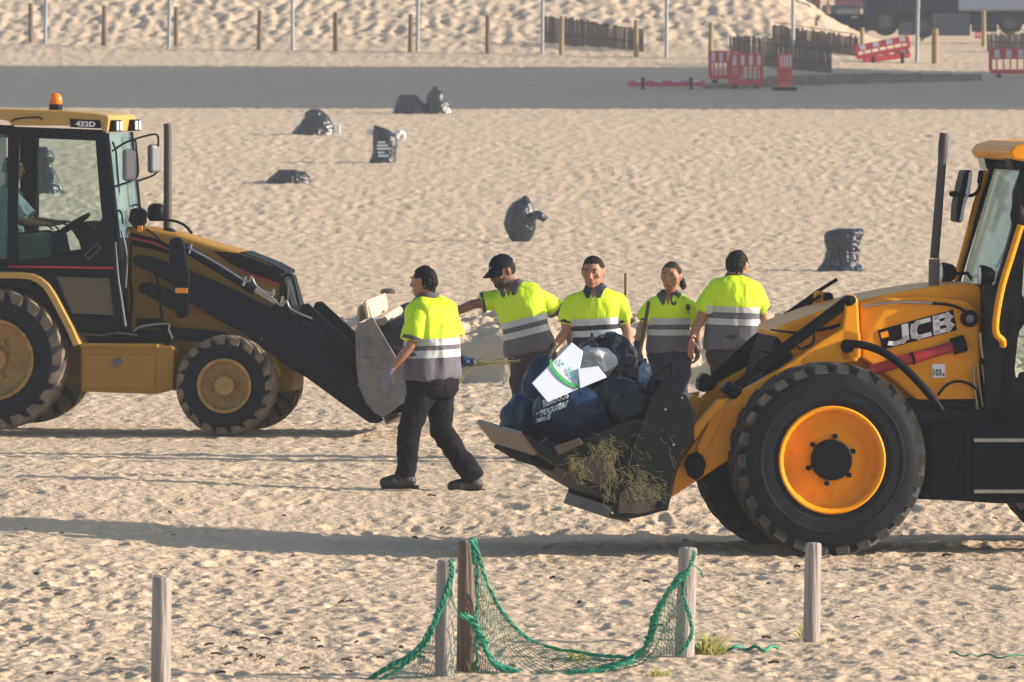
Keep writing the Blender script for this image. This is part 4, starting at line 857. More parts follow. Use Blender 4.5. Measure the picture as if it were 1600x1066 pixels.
    e = MB(); ell(e, hc + (hf * .0975 - hu * .0655) * hs, hr, hf, hu, .020 * hs, .006 * hs, .0045 * hs, 6); o = e.build('mouth', 'lip', T, smooth=60); o.matrix_parent_inverse = Matrix.Translation(-T.location)
    # ---- hair: scalp shell cut along the hairline
    if hairm:
        mb = MB(); ell(mb, hc + (hu * .008 - hf * .007) * hs, hr, hf, hu, .0775 * hs, .0945 * hs, .1005 * hs, 16)
        if P.get('nape'): mb.cap(hc - (hf * .055 + hu * .02) * hs, .052 * hs, hc - (hf * .050 + hu * .062) * hs, .036 * hs, 10)
        me = remesh(mb, .006, 1); bm = bmesh.new(); bm.from_mesh(me); kill = []
        for v in bm.verts:
            q = v.co - hc; x, y, z = q.dot(hr) / hs, q.dot(hf) / hs, q.dot(hu) / hs
            j = .006 * math.sin(v.co.x * 160) + .005 * math.sin(v.co.z * 230)
            line = (.064 if y > .045 else -.005 + max(0, y + .02) * .75 if y > -.02 else -.055 - P.get('nape', 0) * .02) + j
            if abs(x) > .06 and -.02 < y <= .045: line = min(line, .022 + j) if y > .02 else -.012 + j
            if z < line: kill.append(v)
        bmesh.ops.delete(bm, geom=kill, context='VERTS'); bm.to_mesh(me); bm.free(); ruffle(me, [(-.006, (38, 38, 60), 31), (-.003, (110, 110, 110), 32)])
        h = link(me, 'hair', [hairm], T); so = h.modifiers.new('s', 'SOLIDIFY'); so.thickness = .010; so.offset = -.9
        if P.get('ponytail'):
            mb = MB(); mb.tube(smooth_line([hc + (-hf * .09 + hu * .01 - hr * .01), hc + (-hf * .115 - hu * .03) - hr * .045, hc + (-hf * .10 - hu * .09) - hr * .070, hc + (-hf * .085 - hu * .125) - hr * .075], 4), [.022] * 5 + [.03] * 5 + [.02, .015, .006], 8); o = mb.build('ponytail', hairm, T, smooth=60); o.matrix_parent_inverse = Matrix.Translation(-T.location)
    if P.get('beard'):
        mb = MB(); ell(mb, hc + (hf * .036 - hu * .060) * hs, hr, hf, hu, .064 * hs, .064 * hs, .062 * hs, 12); ell(mb, hc + (hf * .074 - hu * .092) * hs, hr, hf, hu, .034 * hs, .026 * hs, .028 * hs, 8)
        me = remesh(mb, .006, 1); bm = bmesh.new(); bm.from_mesh(me); kill = [v for v in bm.verts if (v.co - hc).dot(hu) > (-.045 - .012 * math.sin(v.co.x * 140) + max(0, (-(v.co - hc).dot(hf) + .05)) * .5) * hs or ((v.co - hc - (hf * .1 - hu * .064) * hs).length < .022)]
        bmesh.ops.delete(bm, geom=kill, context='VERTS'); bm.to_mesh(me); bm.free(); ruffle(me, [(-.006, (70, 70, 70), 33)]); link(me, 'beard', ['beard'], T)
        mb = MB(); ell(mb, hc + (hf * .098 - hu * .050) * hs, hr, hf, hu, .026 * hs, .008 * hs, .006 * hs, 6); o = mb.build('moustache', 'beard', T, smooth=60); o.matrix_parent_inverse = Matrix.Translation(-T.location)
    if P.get('cap'):
        mb = MB(); ell(mb, hc + (hu * .022 - hf * .004) * hs, hr, hf, hu, .088 * hs, .102 * hs, .098 * hs, 14); me = remesh(mb, .006, 2); bm = bmesh.new(); bm.from_mesh(me)
        bmesh.ops.delete(bm, geom=[v for v in bm.verts if (v.co - hc).dot(hu) < (.028 - (v.co - hc).dot(hf) * .10) * hs], context='VERTS'); bm.to_mesh(me); bm.free()
        o = link(me, 'cap', ['cap'], T); so = o.modifiers.new('s', 'SOLIDIFY'); so.thickness = .004
        mb = MB(); n = 13
        for k in range(n):
            t = -1 + 2 * k / (n - 1); x = t * .078; y0 = .098 * math.sqrt(max(0, 1 - (t * .86) ** 2)) - .008; y1 = y0 + .078 * math.sqrt(max(0, 1 - t * t * .95)) + .004
            for yy, zz in ((y0, .036 - .012 * t * t), (y1, .012 - .030 * t * t)):
                p_ = hc + (hr * x + hf * yy + hu * zz) * hs; mb.v.append(p_); mb.v.append(p_ + hu * .005)
        for k in range(n - 1):
            a = k * 4; mb.f += [(a, a + 4, a + 6, a + 2), (a + 1, a + 3, a + 7, a + 5), (a + 2, a + 6, a + 7, a + 3), (a, a + 1, a + 5, a + 4)]; mb.m += [0] * 4
        q = mb.build('cap_brim', 'cap', o, smooth=50)
        vs, fs = text_faces('SWL', .03); fr = hc + (hf * .0945 + hu * .058) * hs; nn = (hf * .85 + hu * .5).normalized(); vv = (hu * .85 - hf * .5).normalized()
        vs = [fr + nn * .009 - hr * (v.x - .5) * -.05 * hs + vv * (v.y - .5) * .016 for v in vs]; obj('cap_lettering', vs, fs, 'decal_white', o)
        mb = MB(); mb.sphere(hc + (hu * .121) * hs, .008, 6); mb.build('cap_button', 'decal_white', o)
    # ---- shirt
    mb = MB(); bend = P.get('bend', 0)
    prof = P.get('prof', ((0, 1.10, 1.08), (.10, 1.10, 1.08), (.25, 1.04, 1.04), (.45, .98, 1.0), (.62, 1.0, 1.02), (.72, 1.0, 1.04), (.83, 1.0, 1.0), (.90, .95, .90), (.94, .78, .76), (.965, .60, .66), (.985, .46, .56), (1.0, .34, .46)))
    mb.rings([(hem + su * L * t + f * bend * math.sin(math.pi * t), r * hw * a, f * hd * b) for t, a, b in prof], 24)
    cuffs = []
    for k in el:
        ua = el[k] - sh[k]; sl = P.get('sleeve', .68); e = sh[k] + ua * sl; n_ = ua.normalized()
        mb.cap(sh[k] + (nb - sh[k]) * .35, .058 * body, sh[k], .066 * body, 12); mb.tube([sh[k], sh[k] + ua * sl * .5, e], [.066 * body, .073 * body, .078 * body], 14); cuffs.append((e, n_))
    me = remesh(mb, .011, 11)
    bm = bmesh.new(); bm.from_mesh(me); marks = P.get('marks', (.27, .32, .365, .42))
    def near_spine(c):
        q = c - hem; return abs(q.dot(r)) < hw * 1.14 + .02
    for mk_ in marks:
        gm = bm.verts[:] + bm.edges[:] + bm.faces[:]; bmesh.ops.bisect_plane(bm, geom=gm, plane_co=nb - su * mk_, plane_no=su)
    arms = [(sh[k], el[k]) for k in el]
    def on_arm(c):
        for a, b in arms:
            t = max(0, min(1, (c - a).dot(b - a) / (b - a).length_squared)); dd = (c - (a + (b - a) * t)).length
            q = abs((c - hem).dot(r))
            if dd < .098 and q > hw * 1.0: return True
        return False
    band_faces = [[], []]
    for fc in bm.faces:
        c = fc.calc_center_median(); z = (nb - c).dot(su); arm_ = on_arm(c)
        fc.material_index = 0 if (z < marks[0] or (arm_ and z < marks[1] + .05)) else 1
        if P.get('front', True) and (c - nb).dot(f) > .03 and z < .085 and abs((c - nb).dot(r)) < .040 * (1 - z / .09): fc.material_index = 2
        if not arm_:
            if marks[0] <= z < marks[1]: band_faces[0].append(fc)
            elif marks[2] <= z < marks[3]: band_faces[1].append(fc)
    bm.normal_update(); bands = []
    for bf in band_faces:
        idx = {}; vs = []; fs = []
        for fc in bf:
            t = []
            for v in fc.verts:
                if v.index not in idx or True:
                    key = id(v)
                if v not in idx: idx[v] = len(vs); vs.append(v)
                t.append(idx[v])
            fs.append(tuple(t))
        bands.append((vs, fs))
    fmi = [fc.material_index for fc in bm.faces]; bm.verts.index_update(); index_sets = [([v.index for v in vs], fs) for vs, fs in bands]
    bm.to_mesh(me); bm.free()
    ruffle(me, [(.013, (5.0, 5.0, 3.0), 50 + seed), (.0105, (10, 10, 5), 60 + seed), (.004, (19, 19, 11), 90 + seed), (-.008, (6, 6, 4), 41 + seed)])
    co = np.empty(len(me.vertices) * 3); me.vertices.foreach_get('co', co); co = co.reshape(-1, 3); no = np.empty(len(me.vertices) * 3); me.vertices.foreach_get('normal', no); no = no.reshape(-1, 3)
    s_ = link(me, 'polo_shirt', ['hivis', lower, skin], T, fmi)
    for ids, fs in index_sets:
        if not fs: continue
        b_ = obj('reflective_band', [co[i] + no[i] * .004 for i in ids], fs, 'reflective', T, smooth=60); b_.matrix_parent_inverse = Matrix.Translation(-T.location)
    for e, n_ in cuffs:
        mb = MB(); a_ = basis(n_, Vector((.3, .8, .1)))
        mb.tube([e - n_ * .022, e - n_ * .004, e + n_ * .004], [.0835 * body, .084 * body, .081 * body], 20); o = mb.build('cuff', collar, T, smooth=50); o.matrix_parent_inverse = Matrix.Translation(-T.location)
    # collar
    if True:
        mb = MB(); n = 24; cr, cf, cu_ = r, f, su
        vs = []; fs = []
        for k in range(n + 1):
            a = math.pi * (1.5 + .10) + (2 * math.pi - .2 * math.pi) * k / n if False else math.radians(18) + math.radians(324) * k / n
            dx, dy = math.sin(a), math.cos(a)        # opening towards the front (dy = +1)
            drop = .047 * max(0, dy) ** 1.3; open_ = 0
            rr = .062 + .004 * abs(dx)
            fo = max(0, dy) ** 1.2
            p1 = nb + cr * dx * rr + cf * (dy * rr * .95 + .012 + .030 * fo) + cu_ * (.040 - drop)
            p2 = nb + cr * dx * (rr + .027) + cf * (dy * (rr * .95 + .030) + .012 + .042 * fo) + cu_ * (-.014 - drop * 1.35 - (.018 if k in (1, 2, n - 1, n - 2) else 0))
            vs += [p1, p2, p2 - cu_ * .006, p1 - cu_ * .008 - (cr * dx + cf * dy) * .004]
        bvs = BVHTree.FromPolygons([Vector(c) for c in co], [tuple(p.vertices) for p in me.polygons])
        for i_, q_ in enumerate(vs):
            h_ = bvs.find_nearest(q_)
            gap = (.013, .010, .005, .008)[i_ % 4]
            if h_[0] is not None and (q_ - h_[0]).dot(h_[1]) < gap and (q_ - nb).dot(su) < .02: vs[i_] = h_[0] + h_[1] * gap
        for k in range(n):
            for j in range(4): fs.append((k * 4 + j, k * 4 + (j + 1) % 4, k * 4 + 4 + (j + 1) % 4, k * 4 + 4 + j))
        fs += [(0, 1, 2, 3), (n * 4 + 3, n * 4 + 2, n * 4 + 1, n * 4)]
        o = obj('collar', vs, fs, collar, T, smooth=60, ); o.matrix_parent_inverse = Matrix.Translation(-T.location)
        # open neck placket: skin wedge and buttons on the chest
        pl = MB()
        for t in (.085, .115): 
            c_ = nb - su * t + f * (hd * .98 + .006); pl.sphere(c_, .005, 5)
        if P.get('front', True): o = pl.build('button', 'decal_white', T); o.matrix_parent_inverse = Matrix.Translation(-T.location)
    if P.get('crest'):
        bv = BVHTree.FromPolygons([Vector(c) for c in co], [tuple(p.vertices) for p in me.polygons]); vs = []; fs = []
        shape = [(-.016, .03), (0, .036), (.016, .03), (.018, .0), (.010, -.018), (0, -.026), (-.010, -.018), (-.018, .0)]
        for blob in (shape, [(-.014, -.034), (.014, -.034), (.014, -.040), (-.014, -.040)]):
            n0 = len(vs); ok = True
            for x, y in blob:
                o_ = g(P['crest']) + cr * (-x if False else x) + Vector((0, 0, y)); h = bv.ray_cast(o_ - f * -.5, -f)
                if h[0] is None: ok = False; break
                vs.append(h[0] + f * .004)
            if ok: fs.append(tuple(range(n0, len(vs))))
            else: vs = vs[:n0]
        if fs: o = obj('crest', vs, fs, 'collar_grey', T); o.matrix_parent_inverse = Matrix.Translation(-T.location)
    # trousers
    if 'knee' in P:
        mb = MB(); mb.rings([(hem + su * .12, r * hw * .93, f * hd * .96), (hem + su * .02, r * hw * .98, f * hd * 1.0), (hem - su * .07, r * hw * .97, f * hd * 1.02), (hem - su * .14, r * hw * .85, f * hd * .85)], 20)
        for k in P['knee']:
            sg = 1 if k == 'R' else -1; hj = hem - su * .04 + r * .085 * sg; kn, an = g(P['knee'][k]), g(P['ankle'][k]); m1 = hj + (kn - hj) * .5; m2 = kn + (an - kn) * .45
            mb.tube([hj + (hj - kn).normalized() * .03, hj, m1, kn, m2, an, an + (an - kn).normalized() * .03], [.095, .105, .098, .080, .078, .072, .070], 16)
            mb.cap(kn, .078, kn + (an - kn) * .05, .078, 12)
        me = remesh(mb, .011, 3); ruffle(me, [(.011, (4, 4, 6), 70 + seed), (.0075, (9, 9, 14), 80 + seed), (.003, (20, 20, 26), 95 + seed), (-.009, (8, 8, 10), 43 + seed)]); tr = link(me, 'trousers', [pants], T)
        mb = MB()
        if 'toe' in P:
            for k in P['knee']:
                an, to = g(P['ankle'][k]), g(P['toe'][k]); fw = Vector((to.x - an.x, to.y - an.y, 0)).normalized(); z0 = min(an.z, to.z); gz = g(P['heelz'][k]).z if 'heelz' in P else to.z - .03
                b = MB(); hb = Vector((an.x, an.y, gz)) - fw * .03; tb = Vector((to.x, to.y, gz)); b.cap(an + Vector((0, 0, .03)), .062, Vector((an.x, an.y, gz + .08)), .060, 12); b.cap(hb + Vector((0, 0, .058)), .054, tb - fw * .10 + Vector((0, 0, .050)), .050, 12); b.cap(tb - fw * .09 + Vector((0, 0, .052)), .056, tb - fw * .045 + Vector((0, 0, .046)), .048, 12); b.cap(Vector((an.x, an.y, gz + .09)), .062, tb - fw * .10 + Vector((0, 0, .06)), .045, 12)
                m_ = remesh(b, .008, 2)
                n = len(m_.vertices); c_ = np.empty(n * 3); m_.vertices.foreach_get('co', c_); c_ = c_.reshape(-1, 3); c_[:, 2] = np.maximum(c_[:, 2], gz); m_.vertices.foreach_set('co', c_.ravel()); ruffle(m_, [(-.004, (30, 30, 30), 44)])
                bt = link(m_, 'boot', ['boot'], T); s2 = MB(); 
                rr_, ff_, uu_ = basis(fw)
                prof_ = [(-.07, .030), (-.03, .040), (.05, .036), (.12, .044), (.19, .040), (.225, .020)]; vs = []; LL = (tb - hb).length
                for sgn in (1, -1):
                    for (y_, x_) in (prof_ if sgn == 1 else prof_[::-1]): vs.append(hb + fw * (y_ * LL / .235) + rr_ * x_ * sgn + Vector((0, 0, -.004)))
                V_, F_ = extrude([vs], Vector((0, 0, .026))); so_ = obj('sole', V_, F_, 'interior', bt, bevel=0); so_.matrix_parent_inverse = Matrix.Identity(4)
    for k, gm in P.get('gloves', {}).items():
        mb = MB(); hdir = g(P['hand'][k]) - wr[k]; hand(mb, wr[k], hdir, P['palm'][k], .95, P.get('curl', {}).get(k, .55), .0045, P.get('thumb', {}).get(k, 1)); mb.tube([wr[k] - hdir.normalized() * .045, wr[k] + hdir.normalized() * .01], [.036, .032], 10)
        me = remesh(mb, .005, 1); link(me, 'glove', [gm], T)
    if P.get('bracelet'):
        k = P['bracelet']; dd = (wr[k] - el[k]).normalized(); mb = MB(); c_ = wr[k] - dd * .015; mb.tube([c_ - dd * .008, c_ + dd * .008], .032, 12); o = mb.build('bracelet', 'interior', T, smooth=50); o.matrix_parent_inverse = Matrix.Translation(-T.location)
    return T, g, el, wr
V3 = Vector
person('heavy-set worker walking left in front, seen from behind, with grey gloves and black boots', 70.3, dict(
    base=(674, 764), neck=(670, 464), hem=(675, 592), face=(-.72, .69, 0), hw=.195, hd=.155, bend=-.02, head=(663, 439), look=(-.86, .5, -.05), nape=1, front=False, hs=1.10,
    shp={'L': (653, 495, -.17), 'R': (696, 491, .13)}, elbow={'L': (642, 540, -.20), 'R': (712, 535, .16)}, wrist={'L': (609, 583, -.20), 'R': (710, 582, .05)}, hand={'L': (600, 603, -.20), 'R': (704, 604, .02)},
    palm={'L': (.6, .8, 0), 'R': (-.7, -.3, 0)}, thumb={'L': 1, 'R': -1}, curl={'L': .5, 'R': .5}, gloves={'L': 'glove_grey', 'R': 'glove_grey'}, marks=(.325, .378, .415, .475), sleeve=.80,
    knee={'L': (640, 668, -.12), 'R': (688, 672, .05)}, ankle={'L': (634, 738, -.10), 'R': (738, 742, .08)}, toe={'L': (594, 757, -.14), 'R': (700, 763, .04)}, heelz={'L': (620, 763, -.1), 'R': (725, 769, .05)}), 0, skin='skin', hairm='hair', body=1.08)
person('bearded worker in a dark cap leaning and stretching one arm to the left', 75.0, dict(
    base=(826, 717), neck=(803, 445), hem=(829, 549), face=(-.42, -.88, -.1), hw=0.196, hd=0.144, head=(785, 422), look=(-.80, -.52, -.42), beard=1, cap=1, hs=1.150,
    shp={'R': (781, 468, .05), 'L': (843, 466, -.02)}, elbow={'R': (738, 476, .03), 'L': (880, 492, .10)}, wrist={'R': (692, 496, .05), 'L': (893, 540, .12)}, hand={'R': (672, 502, .05), 'L': (897, 560, .10)},
    palm={'R': (0, .3, -1), 'L': (-.8, 0, -.3)}, thumb={'R': 1, 'L': 1}, gloves={'L': 'glove_grey', 'R': 'glove_black'}, marks=(0.288, 0.341, 0.383, 0.437), sleeve=.66, crest=(815, 469, -.5),
    knee={'R': (814, 622, 0), 'L': (838, 624, .1)}, ankle={'R': (814, 695, 0), 'L': (845, 695, .15)}, toe={'R': (800, 714, -.2), 'L': (832, 714, -.1)}, heelz={'R': (812, 716, 0), 'L': (842, 716, .1)}), 1, body=1.045, skin='skin_dark', hairm='hair', lower='shirt_grey', pants='trousers_brown')
person('worker in a navy and yellow polo reaching behind the white board in the right bucket', 74.2, dict(
    base=(934, 717), neck=(929, 450), hem=(936, 572), face=(-.12, -.98, -.10), hw=0.191, hd=0.149, head=(927, 424), look=(-.22, -.95, -.14), hs=1.193,
    shp={'R': (896, 475, 0), 'L': (966, 475, 0)}, elbow={'R': (884, 519, -.03), 'L': (981, 519, -.05)}, wrist={'R': (863, 546, -.18), 'L': (981, 553, -.18)}, hand={'R': (855, 562, -.24), 'L': (981, 574, -.24)},
    palm={'R': (.8, 0, -.3), 'L': (-.8, 0, -.3)}, thumb={'R': -1, 'L': 1}, gloves={'R': 'glove_black', 'L': 'glove_black'}, marks=(0.250, 0.304, 0.346, 0.399), sleeve=.70,
    knee={'R': (925, 634, 0), 'L': (950, 634, 0)}, ankle={'R': (925, 702, 0), 'L': (952, 702, 0)}, toe={'R': (920, 718, -.25), 'L': (956, 718, -.25)}, heelz={'R': (925, 720, 0), 'L': (952, 720, 0)}), 2, body=1.045, skin='skin', hairm='hair_grey', lower='shirt_navy', collar='shirt_navy', pants='trousers_navy')
person('woman with tied-back dark hair holding a wooden handle between two men', 75.0, dict(
    base=(1048, 717), neck=(1046, 460), hem=(1046, 549), face=(-.10, -.98, 0), hw=0.173, hd=0.134, head=(1049, 431), look=(-.30, -.94, -.08), ponytail=1, nape=1, hs=1.086,
    shp={'R': (1019, 482, 0), 'L': (1075, 482, 0)}, elbow={'R': (1001, 514, 0), 'L': (1090, 518, .06)}, wrist={'R': (996, 541, -.08), 'L': (1090, 540, .02)}, hand={'R': (994, 560, -.10), 'L': (1090, 560, 0)},
    palm={'R': (.9, -.3, 0), 'L': (-.8, -.3, 0)}, thumb={'R': -1, 'L': 1}, curl={'R': .9, 'L': .6}, gloves={'R': 'glove_black', 'L': 'glove_grey'}, marks=(0.197, 0.250, 0.293, 0.341), sleeve=.62, crest=(1069, 484, -.5),
    knee={'R': (1036, 619, 0), 'L': (1060, 619, 0)}, ankle={'R': (1036, 695, 0), 'L': (1062, 695, 0)}, toe={'R': (1030, 713, -.2), 'L': (1064, 713, -.2)}, heelz={'R': (1036, 715, 0), 'L': (1062, 715, 0)}), 3, skin='skin', hairm='hair_brown', lower='shirt_grey', pants='trousers_navy', body=0.972, female=True)
person('worker with black hair standing with his back turned, bracelet on his bare hand', 74.8, dict(
    base=(1146, 717), neck=(1149, 431), hem=(1145, 545), face=(.14, .98, .05), hw=0.196, hd=0.149, head=(1152, 414), look=(.45, .86, -.22), nape=1, front=False, hs=1.150,
    shp={'L': (1118, 454, -.02), 'R': (1180, 456, 0)}, elbow={'L': (1088, 511, -.06), 'R': (1199, 512, .02)}, wrist={'L': (1081, 532, -.16), 'R': (1206, 540, .02)}, hand={'L': (1079, 552, -.18), 'R': (1206, 560, 0)},
    palm={'L': (.7, .7, 0), 'R': (-.8, 0, 0)}, thumb={'L': 1, 'R': -1}, curl={'L': .3, 'R': .5}, gloves={'R': 'glove_grey'}, bracelet='L', marks=(0.256, 0.304, 0.357, 0.410), sleeve=.55,
    knee={'L': (1132, 619, 0), 'R': (1160, 619, 0)}, ankle={'L': (1130, 695, 0), 'R': (1164, 695, 0)}, toe={'L': (1122, 710, .2), 'R': (1170, 710, .2)}, heelz={'L': (1130, 715, 0), 'R': (1164, 715, 0)}), 4, skin='skin', hairm='hair', lower='shirt_grey', pants='trousers_brown', body=1.076)
# driver inside the left cab
dC = 86.05
person('driver in pale shirt and jeans sitting in the left cab, hands on the wheel', dC, dict(
    base=(20, 440), neck=(14, 294), hem=(16, 376), face=(1, -.1, 0), hw=.17, hd=.125, head=(20, 262, 0), look=(1, -.15, -.1), front=False, hs=1.02,
    shp={'R': (18, 312, -.17), 'L': (18, 310, .17)}, elbow={'R': (34, 347, -.22), 'L': (50, 345, .22)}, wrist={'R': (70, 350, -.15), 'L': (92, 348, .15)}, hand={'R': (88, 353, -.12), 'L': (108, 346, .12)},
    palm={'R': (0, .2, -1), 'L': (0, -.2, -1)}, thumb={'R': -1, 'L': 1}, sleeve=.85, marks=(.9, .95, 1.0, 1.1),
    knee={'R': (88, 376, -.12), 'L': (92, 374, .14)}, ankle={'R': (110, 445, -.12), 'L': (114, 445, .14)}), 5, skin='skin_dark', hairm='hair', pants='jeans', body=.95, group=None)
drv = [o for o in COL.objects if o.get('category') == 'person'][-1]
for o in drv.children:
    if o.name.startswith('polo_shirt'): o.data.materials[0] = M['pale_shirt']; o.data.materials[1] = M['pale_shirt']; o.name = 'shirt'
BLD = (252, 284)
# ================================================================== rubbish bags
bag_n = [0]
def fold(co, c, amp, seed, fr=9.0, pleat=.28):
    q = co - c; ang = np.arctan2(q[:, 1], q[:, 0])
    a = vn3(co * fr, seed); b = vn3(co * fr * 2.3, seed + 1); d_ = vn3(np.stack([np.cos(ang) * 3, np.sin(ang) * 3, q[:, 2] * 1.2], 1) * 1.6, seed + 2)
    e_ = vn3(co * fr * .45 + a[:, None] * 1.5, seed + 3); g_ = vn3(co * fr * 5.5 + b[:, None] * 2, seed + 4)
    return amp * ((1 - 5 * np.abs(a)) * .50 + (1 - 4 * np.abs(b)) * .42 + (1 - 5 * np.abs(d_)) * pleat + e_ * 2.3 + (1 - 4 * np.abs(g_)) * .16)
def profile_bag(name, label, pts, mat='black_bag', depth=.8, amp=.022, seed=0, d=None, group='full rubbish bags left on the sand', ears=(), cat='rubbish bag', open_top=False):
    """pts: (y, xl, xr) outline top to bottom, pixels"""
    yb = pts[-1][0]; xc = (pts[-1][1] + pts[-1][2]) / 2; base = ground_at(xc, yb) if d is None else at(xc, yb, d); D = base.y
    ys = [p[0] for p in pts]; n = 60; R_ = []; K = 88
    Y = np.linspace(ys[0], ys[-1], n); XL = np.interp(Y, ys, [p[1] for p in pts]); XR = np.interp(Y, ys, [p[2] for p in pts])
    wm = max(p[2] - p[1] for p in pts) / F * D / 2
    vs = []; 
    for y, xl, xr in zip(Y, XL, XR):
        a, b = at(xl, y, D), at(xr, y, D); c = (a + b) / 2; hw = max((b - a).length / 2, .004); hd = min(hw * depth, wm * depth) if hw > .3 * wm else hw * .8
        for k in range(K):
            t = 2 * math.pi * k / K; vs.append((c.x + hw * math.cos(t), c.y + wm * depth + hd * math.sin(t) - .0, c.z))
    co = np.array(vs); cen = np.array([base.x, base.y + wm * depth, base.z + .3]); sc = max(wm / .3, .4)
    h = fold(co / sc, cen / sc, amp * sc, 100 + seed * 7)
    ang = np.arctan2(co[:, 1] - cen[1], co[:, 0] - cen[0]); cx = np.repeat((XL + XR) / 2, K)
    dirx = np.cos(ang) ; diry = np.sin(ang)
    edge = np.minimum(1, (np.repeat(np.arange(n), K) + 1) / 5.0)
    co[:, 0] += dirx * h * edge; co[:, 1] += diry * h * edge * .9
    co[:, 2] += fold(co / sc, cen / sc, amp * .35 * sc, 300 + seed) * (np.repeat(np.arange(n), K) < n - 3)
    fs = []
    for i in range(n - 1):
        for k in range(K): a = i * K + k; b = i * K + (k + 1) % K; fs.append((a, b, b + K, a + K))
    fs.append(tuple(range(K))); fs.append(tuple((n - 1) * K + k for k in range(K))[::-1])
    loc = Vector((base.x, base.y + wm * depth, base.z)); co = co - np.array(loc)
    o = obj(name, co.tolist(), fs, mat, None, smooth=65); o.location = loc; tagp(o, label=label, category=cat, group=group)
    for e in ears:
        mb = MB(); P_ = [at(x, y, D + wm * depth * (.3 if len(e[0]) < 3 else 1)) - loc for x, y in e[:-1]]; mb.tube(smooth_line(P_, 3), [e[-1] * (1 - .5 * i / (3 * len(P_))) for i in range(len(smooth_line(P_, 3)))], 9)
        q = mb.v; c2 = np.array([tuple(v) for v in q]); hh = vn3(c2 * 25, 9 + seed) * .03; mb.v = [v + Vector((float(a), 0, float(a))) for v, a in zip(q, hh)]
        mb.build('bag_neck', mat, o, smooth=60)
    return o, D
GB = 'full rubbish bags left on the sand'
profile_bag('rubbish_bag', 'round full black rubbish bag with pointed top behind the capped worker', [(306, 819, 823), (312, 811, 828), (318, 802, 831), (328, 794, 834), (340, 790, 837), (350, 788, 838), (360, 790, 837), (370, 795, 832), (378, 801, 827)], 'navy_plastic', seed=1, ears=[((830, 340), (839, 336), (847, 339), (852, 345), .10)], amp=.014)
profile_bag('rubbish_bag', 'slouching open-topped black rubbish bag alone on the right behind the orange hood', [(358, 1312, 1348), (363, 1292, 1349), (370, 1288, 1347), (380, 1290, 1344), (392, 1294, 1344), (404, 1291, 1344), (414, 1286, 1346), (421, 1279, 1350), (424, 1277, 1354)], 'navy_plastic', seed=2, amp=.022)
tb, tD = profile_bag('rubbish_bag', 'upright black rubbish bag with white print, bottle sticking out beside it', [(196, 584, 587), (200, 584, 601), (206, 583, 611), (214, 583, 618), (224, 583, 620), (236, 583, 619), (246, 580, 618), (252, 577, 618), (255, 576, 617)], 'navy_plastic', seed=3, amp=.012)
profile_bag('rubbish_bag', 'broad black rubbish bag with folded top beside a white foam box', [(171, 486, 499), (176, 476, 506), (184, 475, 515), (194, 468, 519), (203, 461, 520), (211, 456, 520)], 'black_bag', seed=4, amp=.022)
profile_bag('rubbish_bag', 'low flat-topped dark bag, left one of the pair in the grey shade', [(149, 624, 650), (156, 621, 658), (165, 618, 668), (173, 615, 674), (178, 613, 676)], 'navy_plastic', seed=5, amp=.02)
profile_bag('rubbish_bag', 'dark bag with knotted peak, right one of the pair in the grey shade', [(135, 679, 682), (141, 674, 686), (147, 668, 693), (153, 667, 694), (160, 666, 698), (168, 664, 702), (178, 664, 706)], 'black_bag', seed=6, amp=.02)
profile_bag('rubbish_bag', 'small flattened black bag lying left of the upright printed bag', [(266, 442, 463), (270, 434, 472), (276, 428, 477), (282, 422, 479), (287, 416, 480)], 'black_bag', seed=7, amp=.035)
profile_bag('rubbish_bag', 'black bag seen through the left cab window, upper one of two', [(230, 60, 72), (238, 58, 80), (248, 57, 84), (256, 58, 80), (264, 58, 82)], 'black_bag', seed=8, d=196.5, amp=.025)
profile_bag('rubbish_bag', 'shiny crumpled bag on the sand seen through the left cab window, lower one of two', [(264, 62, 80), (272, 58, 86), (284, 57, 91), (296, 56, 95), (303, 55, 98)], 'black_bag', seed=9, amp=.03)
# print on the far bag
o_ = []
for i, (w0, w1, y) in enumerate(((590, 602, 222), (589, 606, 227), (589, 611, 232), (590, 600, 238), (591, 607, 243))):
    q = [at(w0, y + 2, tD - .01), at(w1, y + 2, tD - .01), at(w1, y - 1, tD - .01), at(w0, y - 1, tD - .01)]; bv = None
    vs = [p - tb.location + Vector((0, -.012, 0)) for p in q]; V_, F_ = extrude([vs], Vector((0, .03, 0))); obj('print', V_, F_, 'print_white', tb)
def solo(name, label, cat, fn, group=None):
    o = fn(); return tagp(o, label=label, category=cat, group=group)
def lump(name, c, r, sc, mat, seed, amp, parent=None, label=None, cat=None, group=None, rot=None, n=20, fr=9):
    mb = MB(); mb.sphere((0, 0, 0), r, n, sc=sc, rot=rot); co = np.array([tuple(v) for v in mb.v]); u = co / (np.linalg.norm(co, axis=1)[:, None] + 1e-9); h = fold(co + np.array([seed * 3.1, 0, 0]), np.array([seed * 3.1, 0, 0]), amp, 500 + seed * 5, fr, 0); co = co + u * h[:, None]
    o = obj(name, co.tolist(), mb.f, mat, parent, smooth=70); o.location = c
    if label: tagp(o, label=label, category=cat, group=group)
    return o
p = ground_at(526, 210); mb = MB(); mb.box((-.10, -.1, 0), (.10, .1, .26)); o = mb.build('foam_box', 'white_paint', None, bevel=.012); o.location = p + Vector((0, -.05, -.02)); tagp(o, label='small white foam box beside the broad black bag', category='box')
p = at(625, 212, tD + .25); o = lump('bottle', p, .10, (1.2, .8, .8), 'lamp_glass', 11, .045, label='crumpled white plastic sticking out right of the printed bag', cat='plastic waste')
p = at(580, 206, tD + .25); o = lump('plastic_sheet', p, .07, (1.4, .5, 1), 'lamp_glass', 12, .035, label='pale plastic scrap sticking out left of the printed bag', cat='plastic waste')
